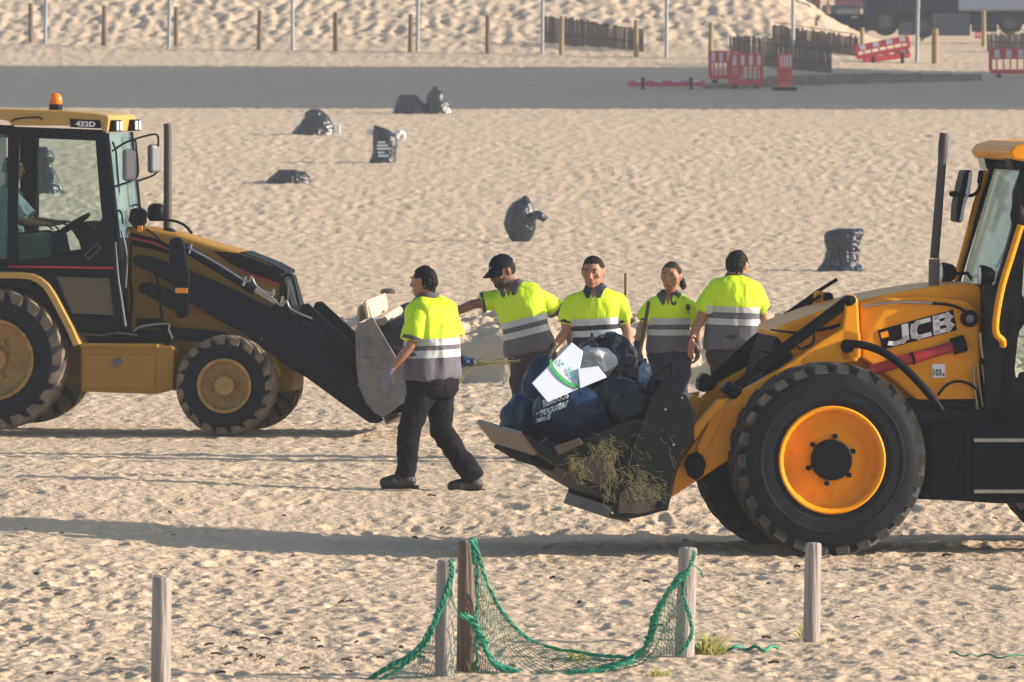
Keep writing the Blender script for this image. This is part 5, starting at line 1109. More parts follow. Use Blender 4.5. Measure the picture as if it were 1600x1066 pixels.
# ---------------- load in the right bucket
GL = 'rubbish bags loaded in the right bucket'
def load(px, py, v, rx, rz, label, mat='blue_bag', seed=0, amp=.03, ry=None, rot=0, fr=6):
    c = J.w(J.p(px, py, v)); sc = rx / 218 * 1.02; return lump('rubbish_bag', c, 1, (sc, (ry or rx * .8) / 218, rz / 218), mat, seed, amp, None, label, 'rubbish bag', GL, rot=Matrix.Rotation(rot, 3, 'Y'), n=44, fr=fr)
load(818, 655, .95, 34, 34, 'blue-black bag at the left end of the load by the bucket lip', seed=21)
big = load(892, 650, .60, 60, 50, 'big blue-black bag with white printing at the front of the load', seed=22, amp=.035, rot=.25, fr=4)
load(972, 636, .75, 48, 42, 'dark bag between the printed bag and the bucket side plate', mat='navy_plastic', seed=23)
load(841, 600, 1.5, 26, 44, 'blue-black bag behind the left end of the white board', seed=24, rot=.2)
load(950, 566, 1.5, 41, 32, 'glossy black bag piled highest behind the white board', mat='black_bag', seed=25, amp=.045, fr=7)
load(985, 600, 1.2, 34, 40, 'shiny crumpled black bag beside the patterned bottle bag', mat='black_bag', seed=26, amp=.05, fr=7)
load(930, 566, .95, 28, 22, 'pale grey sack behind the white board', mat='grey_bag', seed=27, amp=.045, ry=20)
load(1008, 602, .8, 12, 32, 'slim blue and white patterned bag by the bucket side plate', mat='print_bag', seed=28, amp=.02, ry=11)
load(900, 700, 1.2, 60, 30, 'blue-black bag at the bottom of the bucket under the printed bag', seed=29)
load(1030, 650, 1.3, 30, 40, 'dark bag behind the bucket side plate', mat='navy_plastic', seed=30)
load(880, 640, 1.55, 50, 40, 'blue-black bag at the back of the bucket behind the board', seed=31)
mb = MB()
for (x, y, v, r) in ((925, 524, 1.5, .05), (936, 530, 1.5, .055), (950, 532, 1.5, .04)): pass
# bag tuft
tf = MB(); P_ = [J.p(930, 545, 1.5), J.p(926, 534, 1.5), J.p(920, 523, 1.5)]; 
for k in range(5): tf.tube(smooth_line([J.p(930 + k * 8, 552, 1.45), J.p(927 + k * 9, 536 + k, 1.45 + .03 * k), J.p(921 + k * 13, 524 + k * 3, 1.42)], 4), [.05, .05, .045, .04, .035, .03, .022, .015, .006], 7)
co = np.array([tuple(v) for v in tf.v]); h = vn3(co * 22, 77) * .05; tf.v = [J.w(v + Vector((float(a), 0, float(a)))) for v, a in zip(tf.v, h)]
o = tf.build('bag_film', 'black_bag', None, smooth=70); tagp(o, label='torn glossy black film flapping on top of the highest bag', category='plastic film')
# printed lettering on the big bag
bv = BVHTree.FromPolygons([v.co.copy() for v in big.data.vertices], [tuple(p_.vertices) for p_ in big.data.polygons])
def on_bag(txt, quad, name='print', bold=.05):
    vs, fs = text_faces(txt, bold); out = []
    for v in vs:
        x = (quad[0][0] * (1 - v.x) + quad[1][0] * v.x) * (1 - v.y) + (quad[3][0] * (1 - v.x) + quad[2][0] * v.x) * v.y; y = (quad[0][1] * (1 - v.x) + quad[1][1] * v.x) * (1 - v.y) + (quad[3][1] * (1 - v.x) + quad[2][1] * v.x) * v.y
        r_ = ray(x, y).normalized(); h = bv.ray_cast(CAM - big.location, r_)
        if h[0] is None: return
        out.append(h[0] + h[1] * .006)
    obj(name, out, fs, 'print_white', big)
on_bag('RESIDUOS', [(850, 637), (889, 622), (887, 611), (848, 626)]); on_bag('POQUITAS', [(845, 653), (884, 638), (889, 625), (848, 641)]); on_bag('no dejes', [(838, 650), (852, 644), (853, 637), (839, 643)]); on_bag('rastro 05', [(838, 661), (860, 655), (862, 646), (839, 652)])
# white board with green stripe
bd = thing('foam_board', 'bent white foam board with a green curved stripe lying on top of the bags', 'board', J.w(J.p(885, 590, .5)))
BW = lambda x, y, v=.42: J.w(J.p(x, y, v)) - bd.location
def brd(pts, mat, name, th=.03, v=None):
    P_ = [BW(x, y, vv) for x, y, vv in pts]; V_, F_ = extrude([P_], Vector((0, th, .004))); return obj(name, V_, F_, mat, bd, bevel=.004 if th > .02 else 0)
bv_ = lambda x, y: .34 + (629 - y) * .0045
B1 = brd([(x, y, bv_(x, y)) for x, y in ((831, 599), (893, 536), (911, 550), (906, 575), (903, 608), (856, 629))], 'board_white', 'main_sheet')
B2 = brd([(x, y, bv_(x, y) - .03) for x, y in ((903, 577), (934, 573), (948, 590), (906, 607))], 'board_white', 'folded_sheet')
st = smooth_line([Vector((861, 562, 0)), Vector((863, 574, 0)), Vector((876, 590, 0)), Vector((892, 601, 0)), Vector((905, 605, 0))], 5)
vs = []; fs = []
for i, q in enumerate(st):
    t = (st[min(i + 1, len(st) - 1)] - st[max(i - 1, 0)]).normalized(); n_ = Vector((-t.y, t.x, 0)) * (2.0 + .8 * math.sin(i / len(st) * 3))
    for s2 in (1, -1): x, y = q.x + n_.x * s2, q.y + n_.y * s2; vs.append(BW(x, y, bv_(x, y) - .012))
fs = [(i * 2, i * 2 + 1, i * 2 + 3, i * 2 + 2) for i in range(len(st) - 1)]; obj('green_stripe', vs, fs, 'print_green', B1)
for txt, q in (('La', [(872, 566), (880, 572), (883, 567), (875, 561)]), ('Verd', [(884, 577), (895, 593), (901, 589), (890, 573)])):
    vs, fs = text_faces(txt, .03); Q = [BW(x, y, bv_(x, y) - .014) for x, y in q]; obj('lettering', [quad_map(Q, v.x, v.y) for v in vs], fs, 'print_teal', B1)
# ---------------- load in the left bucket
def loadC(px, py, v, rx, rz, label, mat, seed, amp=.03, cat='rubbish bag'):
    return lump('rubbish_bag', C.w(C.p(px, py, v)), 1, (rx / 165, rx * .9 / 165, rz / 165), mat, seed, amp, None, label, cat, 'waste loaded in the left bucket', n=36, fr=6)
loadC(630, 530, .9, 34, 34, 'dark green-black bag in the left bucket beside the walking worker', 'navy_plastic', 41)
loadC(606, 520, 1.3, 26, 28, 'black bag deep in the left bucket', 'navy_plastic', 42); loadC(660, 530, 1.1, 30, 34, 'black bag at the right edge of the left bucket hidden by the walking worker', 'black_bag', 43)
loadC(625, 510, 1.0, 18, 14, 'crumpled pale plastic sack in the left bucket', 'grey_bag', 44, .03)
loadC(640, 488, 1.4, 16, 11, 'small blue-black bag on top of the left bucket load', 'blue_bag', 45, .03)
def quadbox(name, pts, v0, th, mat, label, cat, V=C, sx=0):
    P_ = [V.w(V.p(x, y, v0 + e)) for x, y, e in pts]; c = sum(P_, Vector()) / len(P_); P_ = [p_ - c for p_ in P_]; nrm = (P_[1] - P_[0]).cross(P_[2] - P_[1]).normalized() * th
    V_, F_ = extrude([P_], nrm); o = obj(name, V_, F_, mat, None, bevel=.006); o.location = c; return tagp(o, label=label, category=cat)
quadbox('crate_side', [(574, 469, 0), (603, 458, .9), (607, 484, .9), (582, 498, 0)], .5, .03, 'crate_wood', 'pale sunlit wooden panel standing up at the back of the left bucket', 'panel')
quadbox('wood_offcut', [(567, 474, 0), (572, 470, 0), (577, 497, 0), (573, 500, 0)], .45, .04, 'crate_wood', 'narrow pale wooden slat at the left of the bucket panel', 'slat')
quadbox('box_flap', [(563, 480, 0), (567, 475, .3), (575, 500, .3), (562, 508, 0)], .55, .03, 'cardboard', 'dark side panel left of the pale slat in the left bucket', 'panel')
mb = MB(); mb.tube([C.p(598, 502, .8), C.p(622, 485, 1.2)], [.055, .05], 14); o = mb.build('cardboard_tube', 'cardboard', None, smooth=40); o.parent = None; c = C.o.copy(); o.matrix_world = Matrix.Translation(C.o) @ Matrix.Rotation(C.yaw, 4, 'Z'); tagp(o, label='rolled cardboard lying across the top of the left bucket', category='cardboard roll')
# bag and straw seen right of the walking worker
pb = at(722, 566, 73.5)
o = lump('plastic_sheet', pb, 1, (.13, .06, .045), 'blue_bag', 51, .035, None, 'blue-black plastic sheet low behind the walking worker', 'plastic sheet', fr=10)
mb = MB()
for k in range(16):
    a = random.uniform(-.2, .5); L_ = random.uniform(.1, .22); s0 = Vector((random.uniform(-.05, .2), 0, random.uniform(-.03, .0))); mb.tube([s0, s0 + Vector((math.cos(a) * L_, random.uniform(-.03, .03), math.sin(a) * L_ * .6)), s0 + Vector((math.cos(a) * L_ * 1.8, 0, math.sin(a) * L_ * .9))], .0028, 3)
mb.tube([Vector((-.06, 0, -.16)), Vector((.05, 0, -.04)), Vector((.14, 0, .02))], .007, 5)
mb.tube([Vector((.05, 0, -.04)), Vector((-.06, 0.02, -.20))], .006, 5)
o = mb.build('dry_branch', 'dry_grass', None); o.location = pb + Vector((.02, .02, 0)); tagp(o, label='bundle of dry straw sticking out right of the walking worker', category='dry branch')
# tools
def pole(name, a, b, r, mat, label, cat='tool handle'):
    c = (a + b) / 2; mb = MB(); mb.tube([a - c, b - c], [r * .8, r], 10); o = mb.build(name, mat, None, bevel=.004, smooth=40); o.location = c; return tagp(o, label=label, category=cat)
pole('rake_handle', at(1014, 471, 74.75), at(986, 632, 74.6), .020, 'stick', 'dark wooden handle held upright by the woman')
pole('rake_handle', at(978, 427, 75.8), at(976, 712, 75.8), .019, 'stick_light', 'light brown wooden handle standing behind the navy shirted worker')

# ================================================================== foreground posts, net, tufts
GP = 'weathered timber posts in the foreground'
def post(xt, yt, xb, yb, wpx, label, mat='post_wood', top='round', seed=0, extra=.25):
    g_ = ground_at(xb, yb); d = g_.y; t = at(xt, yt, d); r = wpx / 2 / F * d; H = t.z - g_.z; mb = MB(); n = 20; rr = []; pts = []
    for z_, k in ((-extra, 1), (0, 1.0), (H * .25, 1.0), (H * .5, .985), (H * .75, .975), (H - .03, .955), (H - .012, .93), (H - .003, .82), (H, .55)):
        pts.append(Vector(((t.x - g_.x) * z_ / H, 0, z_))); rr.append(r * k)
    mb.tube(pts, rr, n); co = np.array([tuple(v) for v in mb.v]); h = vn3(np.stack([co[:, 0] * 40 + seed * 9, co[:, 1] * 40, co[:, 2] * 3], 1), 5) * .012; mb.v = [Vector((v.x * (1 + h_ * 8) if True else 0, v.y * (1 + h_ * 8), v.z + h_ * .3)) for v, h_ in zip(mb.v, h)]
    o = mb.build('wooden_post', mat, None, smooth=50); o.location = g_; tagp(o, label=label, category='post', group=GP); return o, d, r
post(253, 902, 251, 1083, 31, 'grey timber post standing alone at the lower left', seed=1)
pA, dA, rA = post(697, 875, 694, 1056, 30, 'shorter left post of the pair draped with green net', seed=2)
pB, dB, rB = post(729, 844, 727, 1050, 28, 'taller darker post of the pair with net hanging from its top', 'post_dark', seed=3)
pC, dC_, rC = post(1075, 855, 1069, 1026, 30, 'pale split post holding the right end of the green net', seed=4)
post(1271, 848, 1268, 1004, 26, 'slim pale post at the right with a grass tuft at its foot', seed=5)
def netting(name, label, d, upper, lower, nu, nv, ropes, extra=()):
    T = thing(name, label, 'net', at(upper[0][0], upper[0][1], d)); O = T.location
    G = lambda x, y, e=0: at(x, y, d + e) - O
    U = smooth_line([Vector((x, y, 0)) for x, y in upper], 12); Lw = smooth_line([Vector((x, y, 0)) for x, y in lower], 12)
    def samp(Cv, t): k = t * (len(Cv) - 1); i = min(int(k), len(Cv) - 2); return Cv[i] + (Cv[i + 1] - Cv[i]) * (k - i)
    def S(u, v):
        p_ = samp(U, u) * (1 - v) + samp(Lw, u) * v; b = .10 * math.sin(math.pi * v) * (.5 + math.sin(u * 5))
        jx = 2.0 * math.sin(u * 31 + v * 17) + 1.3 * math.sin(v * 43 + u * 11); return G(p_.x + jx, p_.y + jx * .6, b)
    mb = MB()
    for fam in (1, -1):
        for k in range(-nv, nu + nv):
            pts = []
            for j in range(nv * 2 + 1):
                v = j / (nv * 2); u = (k + (v * nv if fam == 1 else (1 - v) * nv)) / nu
                if 0 <= u <= 1: pts.append(S(u, v))
            if len(pts) > 1: mb.tube(pts, .0022, 3, caps=False)
    o = mb.build('mesh', 'net_dark', T); o['kind'] = 'stuff'
    for path, r_, n_ in ropes:
        c = smooth_line([G(x, y, e) for x, y, e in path], 8); mb = MB(); 
        for ph in range(n_):
            q = []
            for i, p_ in enumerate(c):
                a = i * 1.1 + ph * 2.1; q.append(p_ + Vector((math.cos(a) * r_ * 1.5 + random.gauss(0, r_ * .4), math.sin(a) * r_ * 1.3, math.sin(a * .7) * r_ * 1.2 + random.gauss(0, r_ * .4))))
            mb.tube(q, r_, 5)
        mb.build('rope', 'net_green', T, smooth=60)
    return T
netting('fishing_net', 'torn green net hanging from the left post down to the lower frame edge', dA - .10, [(707, 880), (704, 905), (690, 940), (672, 985), (645, 1018), (608, 1042), (565, 1068)], [(711, 1040), (704, 1060), (690, 1070), (665, 1078), (640, 1082), (610, 1084), (575, 1082)], 16, 8,
    [([(706, 876, 0), (704, 905, 0), (690, 942, 0), (673, 984, 0), (646, 1019, 0), (606, 1043, 0), (560, 1072, .0)], .007, 4), ([(703, 905, .02), (686, 960, 0), (664, 1008, 0), (630, 1040, 0), (595, 1062, 0), (575, 1078, 0)], .006, 3), ([(700, 920, 0), (716, 960, 0), (728, 968, 0), (738, 974, .0)], .003, 1)])
netting('fishing_net', 'sagging green net strung between the tall post and the pale right post', dB - .12, [(742, 846), (752, 880), (768, 925), (797, 972), (838, 1003), (900, 1018), (990, 1026), (1012, 1003), (1026, 960), (1046, 925), (1070, 900)], [(742, 1050), (752, 1052), (768, 1056), (800, 1058), (850, 1056), (905, 1052), (985, 1044), (1015, 1034), (1035, 1026), (1052, 1022), (1068, 1020)], 44, 9,
    [([(735, 846, -.02), (741, 844, 0), (752, 882, 0), (768, 926, 0), (797, 972, 0), (838, 1004, 0), (900, 1019, 0), (960, 1026, 0), (992, 1026, 0)], .0052, 3), ([(739, 846, 0), (744, 880, 0), (745, 940, 0), (744, 1000, 0), (743, 1050, 0)], .0045, 2), ([(737, 846, -.02), (741, 858, 0), (742, 880, 0), (739, 850, 0)], .007, 3),
     ([(722, 960, -.02), (737, 970, 0), (754, 1000, 0), (768, 1030, 0), (800, 1050, -.03), (850, 1058, -.05), (905, 1052, -.05), (960, 1040, -.03), (992, 1027, 0), (1012, 1003, 0), (1025, 962, 0), (1044, 925, 0), (1060, 905, 0), (1072, 893, 0)], .009, 4), ([(766, 1028, -.02), (790, 1052, -.03), (830, 1062, -.05), (880, 1057, -.05), (920, 1048, -.05)], .010, 4),
     ([(1086, 862, 0), (1080, 880, 0), (1070, 900, 0), (1068, 930, 0), (1078, 965, 0), (1081, 990, 0), (1070, 1012, 0), (1062, 1022, 0)], .005, 3), ([(1082, 882, .1), (1092, 890, .1), (1099, 903, .1)], .003, 2)])
T = thing('rope', 'green rope end lying on the sand between the two right posts', 'rope', ground_at(1150, 1020)); O = T.location
mb = MB(); pts = smooth_line([ground_at(x, y) + Vector((0, 0, .025)) - O for x, y in ((1083, 1019), (1110, 1016), (1140, 1020), (1170, 1019), (1195, 1021), (1216, 1017))], 6); mb.tube([p_ + Vector((0, 0, .012 * math.sin(i))) for i, p_ in enumerate(pts)], .010, 6); mb.build('strand', 'net_green', T, smooth=60)
T = thing('rope', 'faded green rope lying on the sand at the lower right edge', 'rope', ground_at(1540, 1030)); O = T.location
mb = MB(); pts = smooth_line([ground_at(x, y) + Vector((0, 0, .02)) - O for x, y in ((1484, 1026), (1510, 1030), (1535, 1029), (1565, 1032), (1610, 1029))], 6); mb.tube([p_ + Vector((0, 0, .008 * math.sin(i))) for i, p_ in enumerate(pts)], .006, 6); mb.build('strand', 'net_dark', T, smooth=60)
def tuft(px, py, wpx, hpx, n, label, seed, lean=0):
    g_ = ground_at(px, py); s = g_.y / F; rr = random.Random(seed); mb = MB()
    for _ in range(n):
        b = Vector((rr.gauss(0, wpx * .2) * s, rr.gauss(0, .05), -.02)); a = rr.gauss(lean, .6); L_ = hpx * s * rr.uniform(.5, 1.1); t = b + Vector((math.sin(a) * L_, rr.gauss(0, .03), math.cos(a) * L_)); m_ = (b + t) / 2 + Vector((0, 0, L_ * .12)); w_ = rr.uniform(.003, .007)
        mb.add([b + Vector((-w_, 0, 0)), b + Vector((w_, 0, 0)), m_ + Vector((w_, .003, 0)), m_ + Vector((-w_, -.003, 0)), t], [(0, 1, 2, 3), (3, 2, 4)], 0 if rr.random() < .7 else 1)
    o = mb.build('grass_tuft', None, None, mats=['grass', 'dry_grass']); o.location = g_; tagp(o, label=label, category='grass tuft', group='grass tufts by the foreground posts')
tuft(733, 1050, 22, 28, 70, 'small green tuft at the foot of the two net posts', 1); tuft(903, 1032, 24, 24, 90, 'yellow-green tuft under the middle of the sagging net', 12); tuft(1105, 1022, 46, 42, 110, 'largest yellow-green tuft just right of the pale net post', 3, .3)
tuft(1259, 1000, 14, 40, 30, 'thin tuft against the slim right post', 4); tuft(1028, 1056, 46, 18, 60, 'low tuft in front of the pale net post', 5); tuft(938, 1048, 30, 16, 40, 'sparse tuft behind the thick net rope', 6); tuft(1292, 1006, 24, 9, 24, 'tiny green sprouts right of the slim right post', 7)
# pebble-like litter on the sand near the wooden panel
g_ = ground_at(606, 459); lump('sand_clod', g_ + Vector((0, 0, .03)), 1, (.12, .1, .05), 'bucket_brown', 61, .01, None, 'dark clod on the sand above the left bucket', 'clod')

# ================================================================== far fence, barriers, beam
GS = 'short brown stakes of the far rope fence'
stakes = [(48, 5, 67, 'leftmost brown stake'), (162, 9, 71, 'brown stake between the first two grey poles'), (275, 11, 72, 'brown stake just right of the second grey pole'), (405, 16, 77, 'brown stake left of the third grey pole'), (524, 19, 79, 'brown stake midway between third and fourth grey poles'), (641, 22, 81, 'brown stake just left of the fourth grey pole'), (762, 24, 83, 'brown stake midway between fourth and fifth grey poles'), (877, 25, 85, 'lighter stake in front of the left reed screen'), (994, 31, 89, 'lighter stake at the right end of the left reed screen'), (1110, 35, 92, 'brown stake behind the standing red barrier'), (1347, 43, 72, 'thin stake left of the toppled red barriers'), (1442, 8, 64, 'thick pale stake right of the sixth grey pole'), (1461, 45, 100, 'stake in the sand right of the toppled barriers'), (1355, -20, 52, 'tall pale stake in front of the dark truck'), (1537, 17, 73, 'pale stake in front of the light blue truck'), (1585, 50, 75, 'thin stake behind the right red barrier')]
for i, (x, y0, y1, lab) in enumerate(stakes):
    g_ = ground_at(x, y1, 200); t = at(x + (1 if i % 2 else 0), y0, g_.y); mb = MB(); mb.tube([Vector((0, 0, -.3)), Vector((0, 0, 0)), t - g_], [.085, .085, .075] if i < 11 or i > 13 else [.11] * 3, 9)
    o = mb.build('stake', 'stake' if i < 7 else 'stake_light', None, smooth=50, bevel=0); o.location = g_; tagp(o, label=lab + ' of the far fence', category='stake', group=GS)
for i, (x0, x1, y1, lab) in enumerate(((73, 70, 69, 'first tall grey pole from the left'), (267, 263, 75, 'second tall grey pole from the left'), (457, 457, 78, 'third tall grey pole from the left'), (654, 652, 80, 'fourth tall grey pole from the left'), (848, 847, 84, 'fifth tall grey pole at the left end of a reed screen'), (1042, 1041, 90, 'sixth tall grey pole between the two reed screens'), (1239, 1239, 98, 'seventh tall grey pole behind the reed screen'), (1436, 1432, 98, 'eighth tall grey pole right of the toppled barriers'))):
    g_ = ground_at(x1, y1, 200); t = at(x0, -70, g_.y); mb = MB(); mb.tube([Vector((0, 0, -.3)), t - g_], .060, 10); o = mb.build('metal_pole', 'pole_grey', None, smooth=50); o.location = g_; tagp(o, label=lab, category='pole', group='tall grey metal poles along the far fence')
# reed screens, slat by slat
def screen(label, x0, x1, yt, yb, mat, th=7.2, seed=0):
    rr = random.Random(seed); ga = ground_at(x0, yb[0], 200); gb = ground_at(x1, yb[1], 200); T = thing('reed_screen', label, 'screen', ga, 0, 'reed screens at the foot of the dune'); n = int((x1 - x0) / 3.3)
    protos = []
    for j in range(6):
        mb = MB(); w_ = .040; L_ = 1.0; pts = [(-w_, -.02), (w_ * .9, -.025), (w_, .02), (-w_ * .8, .03)]; t_ = rr.uniform(.93, 1)
        vs = [Vector((a, b, 0)) for a, b in pts] + [Vector((a * .85 + rr.uniform(-.01, .01), b, t_)) for a, b in pts]; mb.add(vs, [(0, 3, 2, 1), (4, 5, 6, 7), (0, 1, 5, 4), (1, 2, 6, 5), (2, 3, 7, 6), (3, 0, 4, 7)]); o = mb.build('slat', 'wattle_pale' if j == 5 else mat, T); protos.append(o)
    for i in range(n + 1):
        t = i / n; x = x0 + (x1 - x0) * t; b = ga.lerp(gb, t); top = at(x, yt[0] + (yt[1] - yt[0]) * t + rr.gauss(0, 1.3), b.y).z; b = Vector((at(x, 100, b.y).x, b.y + rr.uniform(-.03, .03), b.z - .15))
        p_ = protos[i] if i < 6 else protos[rr.choice((0, 1, 2, 3, 4, 0, 1, 5))]; o = p_ if i < 6 else p_.copy()
        if i >= 6: COL.objects.link(o); o.parent = T
        o.location = b - ga; o.scale = (rr.uniform(.85, 1.15), 1, (top - b.z)); o.rotation_euler = (rr.uniform(-.01, .01), rr.uniform(-.015, .015), 0)
    mb = MB()
    for k in (.3, .75):
        mb.tube([Vector((0, -.05, k * 1.05)), (gb - ga) + Vector((0, -.05, k * .95))], .012, 4)
    mb.build('wire', 'interior', T)
screen('left reed screen between the fifth grey pole and a light stake', 851, 1004, (22, 44), (66, 80), 'wattle', seed=1)
screen('large reed screen behind the standing red barriers', 1142, 1298, (55, 66), (100, 114), 'wattle', seed=2)
screen('reed screen higher up behind the large one and the toppled barriers', 1208, 1340, (38, 55), (72, 88), 'wattle', seed=3)
screen('low reed screen behind the red barrier at the right edge', 1544, 1640, (52, 50), (80, 82), 'wattle_pale', seed=4)
screen('dark reed strip at the foot of the trucks', 1275, 1350, (24, 28), (38, 48), 'wattle', seed=5)
# plastic barriers
def barrier(label, loc, w_, h_, rz=0, tilt=(0, 0), stripe=True, seed=0, feet=True, wh=True):
    T = thing('plastic_barrier', label, 'barrier', loc, rz, 'red plastic barriers'); T.rotation_euler = (tilt[0], tilt[1], rz)
    mb = MB(); t = .03
    mb.box((-w_ / 2, -t, h_ * .62), (w_ / 2, t, h_)); mb.box((-w_ / 2, -t, .12), (w_ / 2, t, .25)); mb.box((-w_ / 2, -t, .25), (-w_ / 2 + .07, t, h_ * .62)); mb.box((w_ / 2 - .07, -t, .25), (w_ / 2, t, h_ * .62)); mb.build('frame', 'barrier_red', T, bevel=.015)
    n = 7
    for i in range(1, n):
        x = -w_ / 2 + w_ * i / n; b = MB(); b.box((x - .022, -.02, .25), (x + .022, .02, h_ * .62)); b.build('bar', 'barrier_red', T)
    if wh:
        for i in range(4):
            x = -w_ / 2 + w_ * (i + .5) / 4 + (.03 if seed % 2 else 0); b = MB(); b.box((x - w_ * .055, -t - .006, h_ * .66), (x + w_ * .055, -t - .0005, h_ * .95)); b.build('white_panel', 'barrier_white', T)
    for sx in (-1, 1):
        if feet: b = MB(); b.box((sx * w_ * .32 - .05, -.26, 0), (sx * w_ * .32 + .05, .26, .11)); b.build('foot', 'interior', T, bevel=.015)
    for sx in (-1, 1): b = MB(); b.tube([Vector((sx * (w_ / 2 + .02), 0, .2)), Vector((sx * (w_ / 2 + .02), 0, h_ * .9))], .022, 8); b.build('hinge_pin', 'barrier_red', T)
    return T
s_ = lambda d: F / d
g_ = ground_at(1165, 139, 200); barrier('red barrier standing in front of the other one beside the large reed screen', g_, 1.00, 1.08, .1, seed=1)
g2 = ground_at(1133, 130, 200); barrier('red barrier standing half hidden behind the front one', g2, .98, 1.0, -.25, seed=2)
g3 = ground_at(1226, 142, 200); barrier('narrow red barrier seen nearly end-on at the end of the large reed screen', g3, 1.0, 1.1, 1.15, seed=1)
g4 = ground_at(1573, 121, 200); barrier('red and white barrier cut off by the right edge', g4 + Vector((.22, 0, 0)), 1.5, .92, .05, seed=1)
g5 = ground_at(1378, 100, 200); barrier('toppled red barrier leaning left of the eighth grey pole, upper one', g5 + Vector((.1, .3, .22)), 1.75, .62, 0, (-.5, -.2), seed=1, feet=False)
g6 = ground_at(1385, 98, 200); barrier('toppled red barrier lying under the other leaning one', g6 + Vector((.05, -.1, .02)), 1.5, .50, .1, (-.9, -.12), seed=2, feet=True, wh=True)
g7 = ground_at(1042, 140, 200); barrier('red barrier lying flat on the sand in the grey shade', g7 + Vector((0, -.2, .10)), 2.3, 1.0, 0, (-1.42, 0), seed=1, feet=True)
# beam
pa, pb_ = ground_at(1100, 139, 200), ground_at(1535, 126, 200); T = thing('timber_beam', 'long weathered timber beam lying on the sand behind the barriers', 'beam', pa)
N_ = 9
for i in range(N_):
    a = pa.lerp(pb_, i / N_) - pa; b = pa.lerp(pb_, (i + .985) / N_) - pa; hh = .34 * (1 - max(0, i - 5) * .12) * min(1, (i + 1) / 2.5); mb = MB(); y1 = .5
    mb.add([a + Vector((0, 0, -.1)), b + Vector((0, 0, -.1)), b + Vector((0, y1, -.1)), a + Vector((0, y1, -.1)), a + Vector((0, 0, hh)), b + Vector((0, 0, hh * .97)), b + Vector((0, y1, hh)), a + Vector((0, y1, hh))], [(0, 3, 2, 1), (4, 5, 6, 7), (0, 1, 5, 4), (1, 2, 6, 5), (2, 3, 7, 6), (3, 0, 4, 7)]); mb.build('plank', 'beam', T, bevel=.02)
# ---- vehicles and stalls beyond
def boxpx(T, name, x0, x1, y0, y1, d, depth, mat, bevel=.04, parent=None):
    a = at(x0, y1, d) - T.location; b = at(x1, y0, d) - T.location; mb = MB(); mb.box((a.x, a.y, a.z), (b.x, a.y + depth, b.z)); return mb.build(name, mat, parent or T, bevel=bevel)
def twheel(T, x, y, rpx, d, name='wheel'):
    c = at(x, y, d) - T.location; R_ = rpx / F * d; mb = MB(); mb.lathe([(R_ * .55, .0), (R_ * .95, -.0), (R_, .05), (R_, .3), (R_ * .5, .3)], 24, org=c); o = mb.build(name, 'rubber', T, smooth=40)
    mb = MB(); mb.lathe([(.001, .06), (R_ * .2, .02), (R_ * .3, .05), (R_ * .5, .08), (R_ * .57, .0)], 20, org=c); mb.build('rim', 'truck_grey', o, smooth=40)
dT = 322
T = thing('truck', 'dark blue flatbed truck parked beyond the fence at the upper right', 'truck', ground_at(1420, 60, 250))
boxpx(T, 'cab', 1352, 1402, -60, 48, dT, 2.2, 'truck_dark'); boxpx(T, 'bed', 1402, 1500, -4, 18, dT, 2.2, 'truck_dark'); boxpx(T, 'cargo', 1402, 1498, -60, 3, dT + .1, 2, 'kiosk_purple'); boxpx(T, 'chassis', 1380, 1515, 18, 44, dT + .3, 1.4, 'truck_dark'); boxpx(T, 'side_tank', 1457, 1516, 20, 56, dT - .1, .6, 'truck_grey'); boxpx(T, 'tool_box', 1404, 1430, 34, 55, dT - .05, .6, 'truck_grey'); twheel(T, 1384, 34, 22, dT - .08); twheel(T, 1443, 42, 18, dT - .08)
boxpx(T, 'window', 1358, 1396, -50, -12, dT - .02, .04, 'glass_teal', 0)
T = thing('truck', 'pale blue box truck parked at the upper right corner', 'truck', ground_at(1590, 52, 250))
boxpx(T, 'box_body', 1498, 1760, -110, 16, dT - .4, 2.4, 'truck_blue'); boxpx(T, 'chassis', 1500, 1760, 17, 38, dT, 1.6, 'truck_dark'); boxpx(T, 'side_guard', 1518, 1558, 24, 50, dT - .3, .1, 'truck_dark'); twheel(T, 1579, 36, 19, dT - .35); twheel(T, 1640, 36, 19, dT - .35)
T = thing('kiosk', 'teal green kiosk with posts beyond the dune at the top', 'kiosk', ground_at(1205, 20, 250)); dK = 330
boxpx(T, 'wall', 1187, 1212, -40, 14, dK, 1.5, 'kiosk_green'); boxpx(T, 'wall', 1240, 1284, 12, 26, dK, 1.2, 'kiosk_white'); boxpx(T, 'counter', 1286, 1308, 8, 26, dK, 1.2, 'kiosk_green'); boxpx(T, 'awning', 1224, 1282, -30, 12, dK - .3, 1.5, 'kiosk_purple'); boxpx(T, 'awning', 1306, 1352, -30, 14, dK - .2, 1.5, 'kiosk_purple')
for x in (1212, 1258, 1263, 1292): boxpx(T, 'pillar', x, x + 4, -40, 26, dK - .4, .1, 'kiosk_green' if x != 1292 else 'kiosk_orange', 0)
T = thing('market_stall', 'orange fabric stall front with timber props at the top edge', 'stall', ground_at(1090, 8, 250)); boxpx(T, 'fabric', 1046, 1094, -40, 8, dK, 1.4, 'kiosk_orange'); boxpx(T, 'back_panel', 1094, 1186, -40, 6, dK + .5, 1.2, 'truck_dark')
for x in (1108, 1128, 1152, 1180): boxpx(T, 'prop', x, x + 3, -40, 14, dK - .3, .1, 'stake_light', 0)
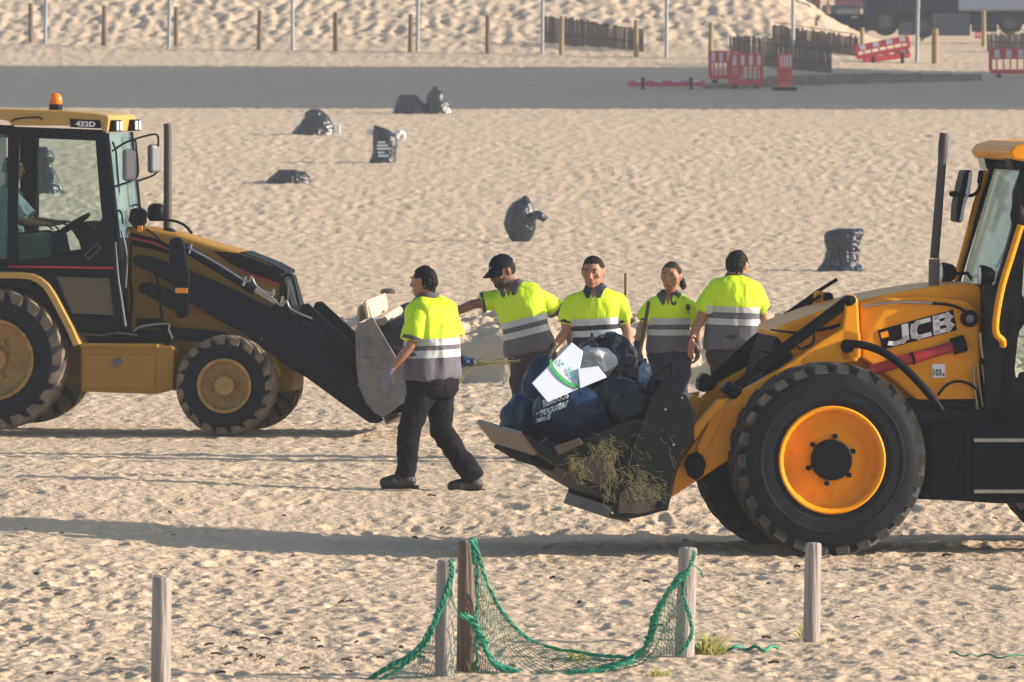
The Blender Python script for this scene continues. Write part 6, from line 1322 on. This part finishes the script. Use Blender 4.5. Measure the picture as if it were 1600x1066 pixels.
T = thing('parked_car', 'dark parked car beyond the dune left of the dark truck', 'car', ground_at(1320, 42, 250)); boxpx(T, 'body', 1285, 1352, 22, 44, dT + 1, 1.6, 'truck_dark', .12); boxpx(T, 'cabin', 1298, 1345, 8, 24, dT + 1.1, 1.4, 'glass_teal', .10); boxpx(T, 'lamp', 1330, 1340, 25, 28, dT + .98, .05, 'lamp_glass', 0); twheel(T, 1300, 42, 7, dT + .95); twheel(T, 1342, 43, 7, dT + .95)
g_ = ground_at(1528, 60, 250); mb = MB(); mb.box((-.12, -.05, 0), (.12, .05, .26)); o = mb.build('road_sign', 'barrier_red', None, bevel=.02); o.location = g_; tagp(o, label='small red and white marker on the sand below the light blue truck', category='marker')
mb = MB(); mb.box((-.06, -.055, .1), (.06, -.052, .2)); mb.build('white_panel', 'barrier_white', o)
# block of flats outside the frame to the right: it throws the long shade over the far sand
T = thing('apartment_building', 'plastered apartment block standing outside the picture on the right', 'building', (46, 262, 2)); mb = MB()
def bl(lo, hi, name, mat): b = MB(); b.box(lo, hi); return b.build(name, mat, T)
YA, YB = BLD
bl((0, YA - 262, -4), (14, YB - 262, 40), 'wall', 'wall_plaster'); bl((-.4, YA - 262 - .4, 40.005), (14.4, YB - 262 + .4, 40.5), 'roof', 'beam')
for k in range(12):
    for j in range(int((YB - YA) / 4)): w_ = bl((-.06, YA - 262 + 1 + j * 4, 1 + k * 3.1), (-.003, YA - 262 + 2.5 + j * 4, 2.5 + k * 3.1), 'window', 'glass_teal')

# wind-blown bits on the near sand
mb = MB(); rr = random.Random(5)
for _ in range(90):
    if rr.random() < .5: x, y = rr.uniform(0, 1600), rr.uniform(760, 1060)
    else: x, y = rr.gauss(430, 170), rr.gauss(1030, 16)
    if y > 1064: continue
    g_ = ground_at(x, y) + Vector((0, 0, .012)); L_ = rr.uniform(.01, .035); a = rr.gauss(0, .6); q = Vector((math.cos(a) * L_, math.sin(a) * L_, rr.uniform(-.004, .008)))
    mb.tube([g_ - q, g_ + Vector((0, 0, .006)), g_ + q], rr.uniform(.004, .009), 4)
o = mb.build('beach_debris', 'bucket_brown'); o['kind'] = 'stuff'
# ------------------------------------------------------------------ air
mb = MB(); mb.box((-140, -20, -2), (140, 700, 48)); hz = mb.build('haze', None, None, mats=[]) if False else None
hm = bpy.data.materials.new('haze'); hm.use_nodes = True; n_ = hm.node_tree.nodes; n_.clear(); ho = n_.new('ShaderNodeOutputMaterial'); pv = n_.new('ShaderNodeVolumePrincipled')
pv.inputs['Color'].default_value = (.92, .94, .98, 1); pv.inputs['Density'].default_value = .00042; pv.inputs['Anisotropy'].default_value = 0.0
hm.node_tree.links.new(pv.outputs[0], ho.inputs['Volume']); M['haze'] = hm
hz = mb.build('haze', 'haze'); hz['kind'] = 'stuff'
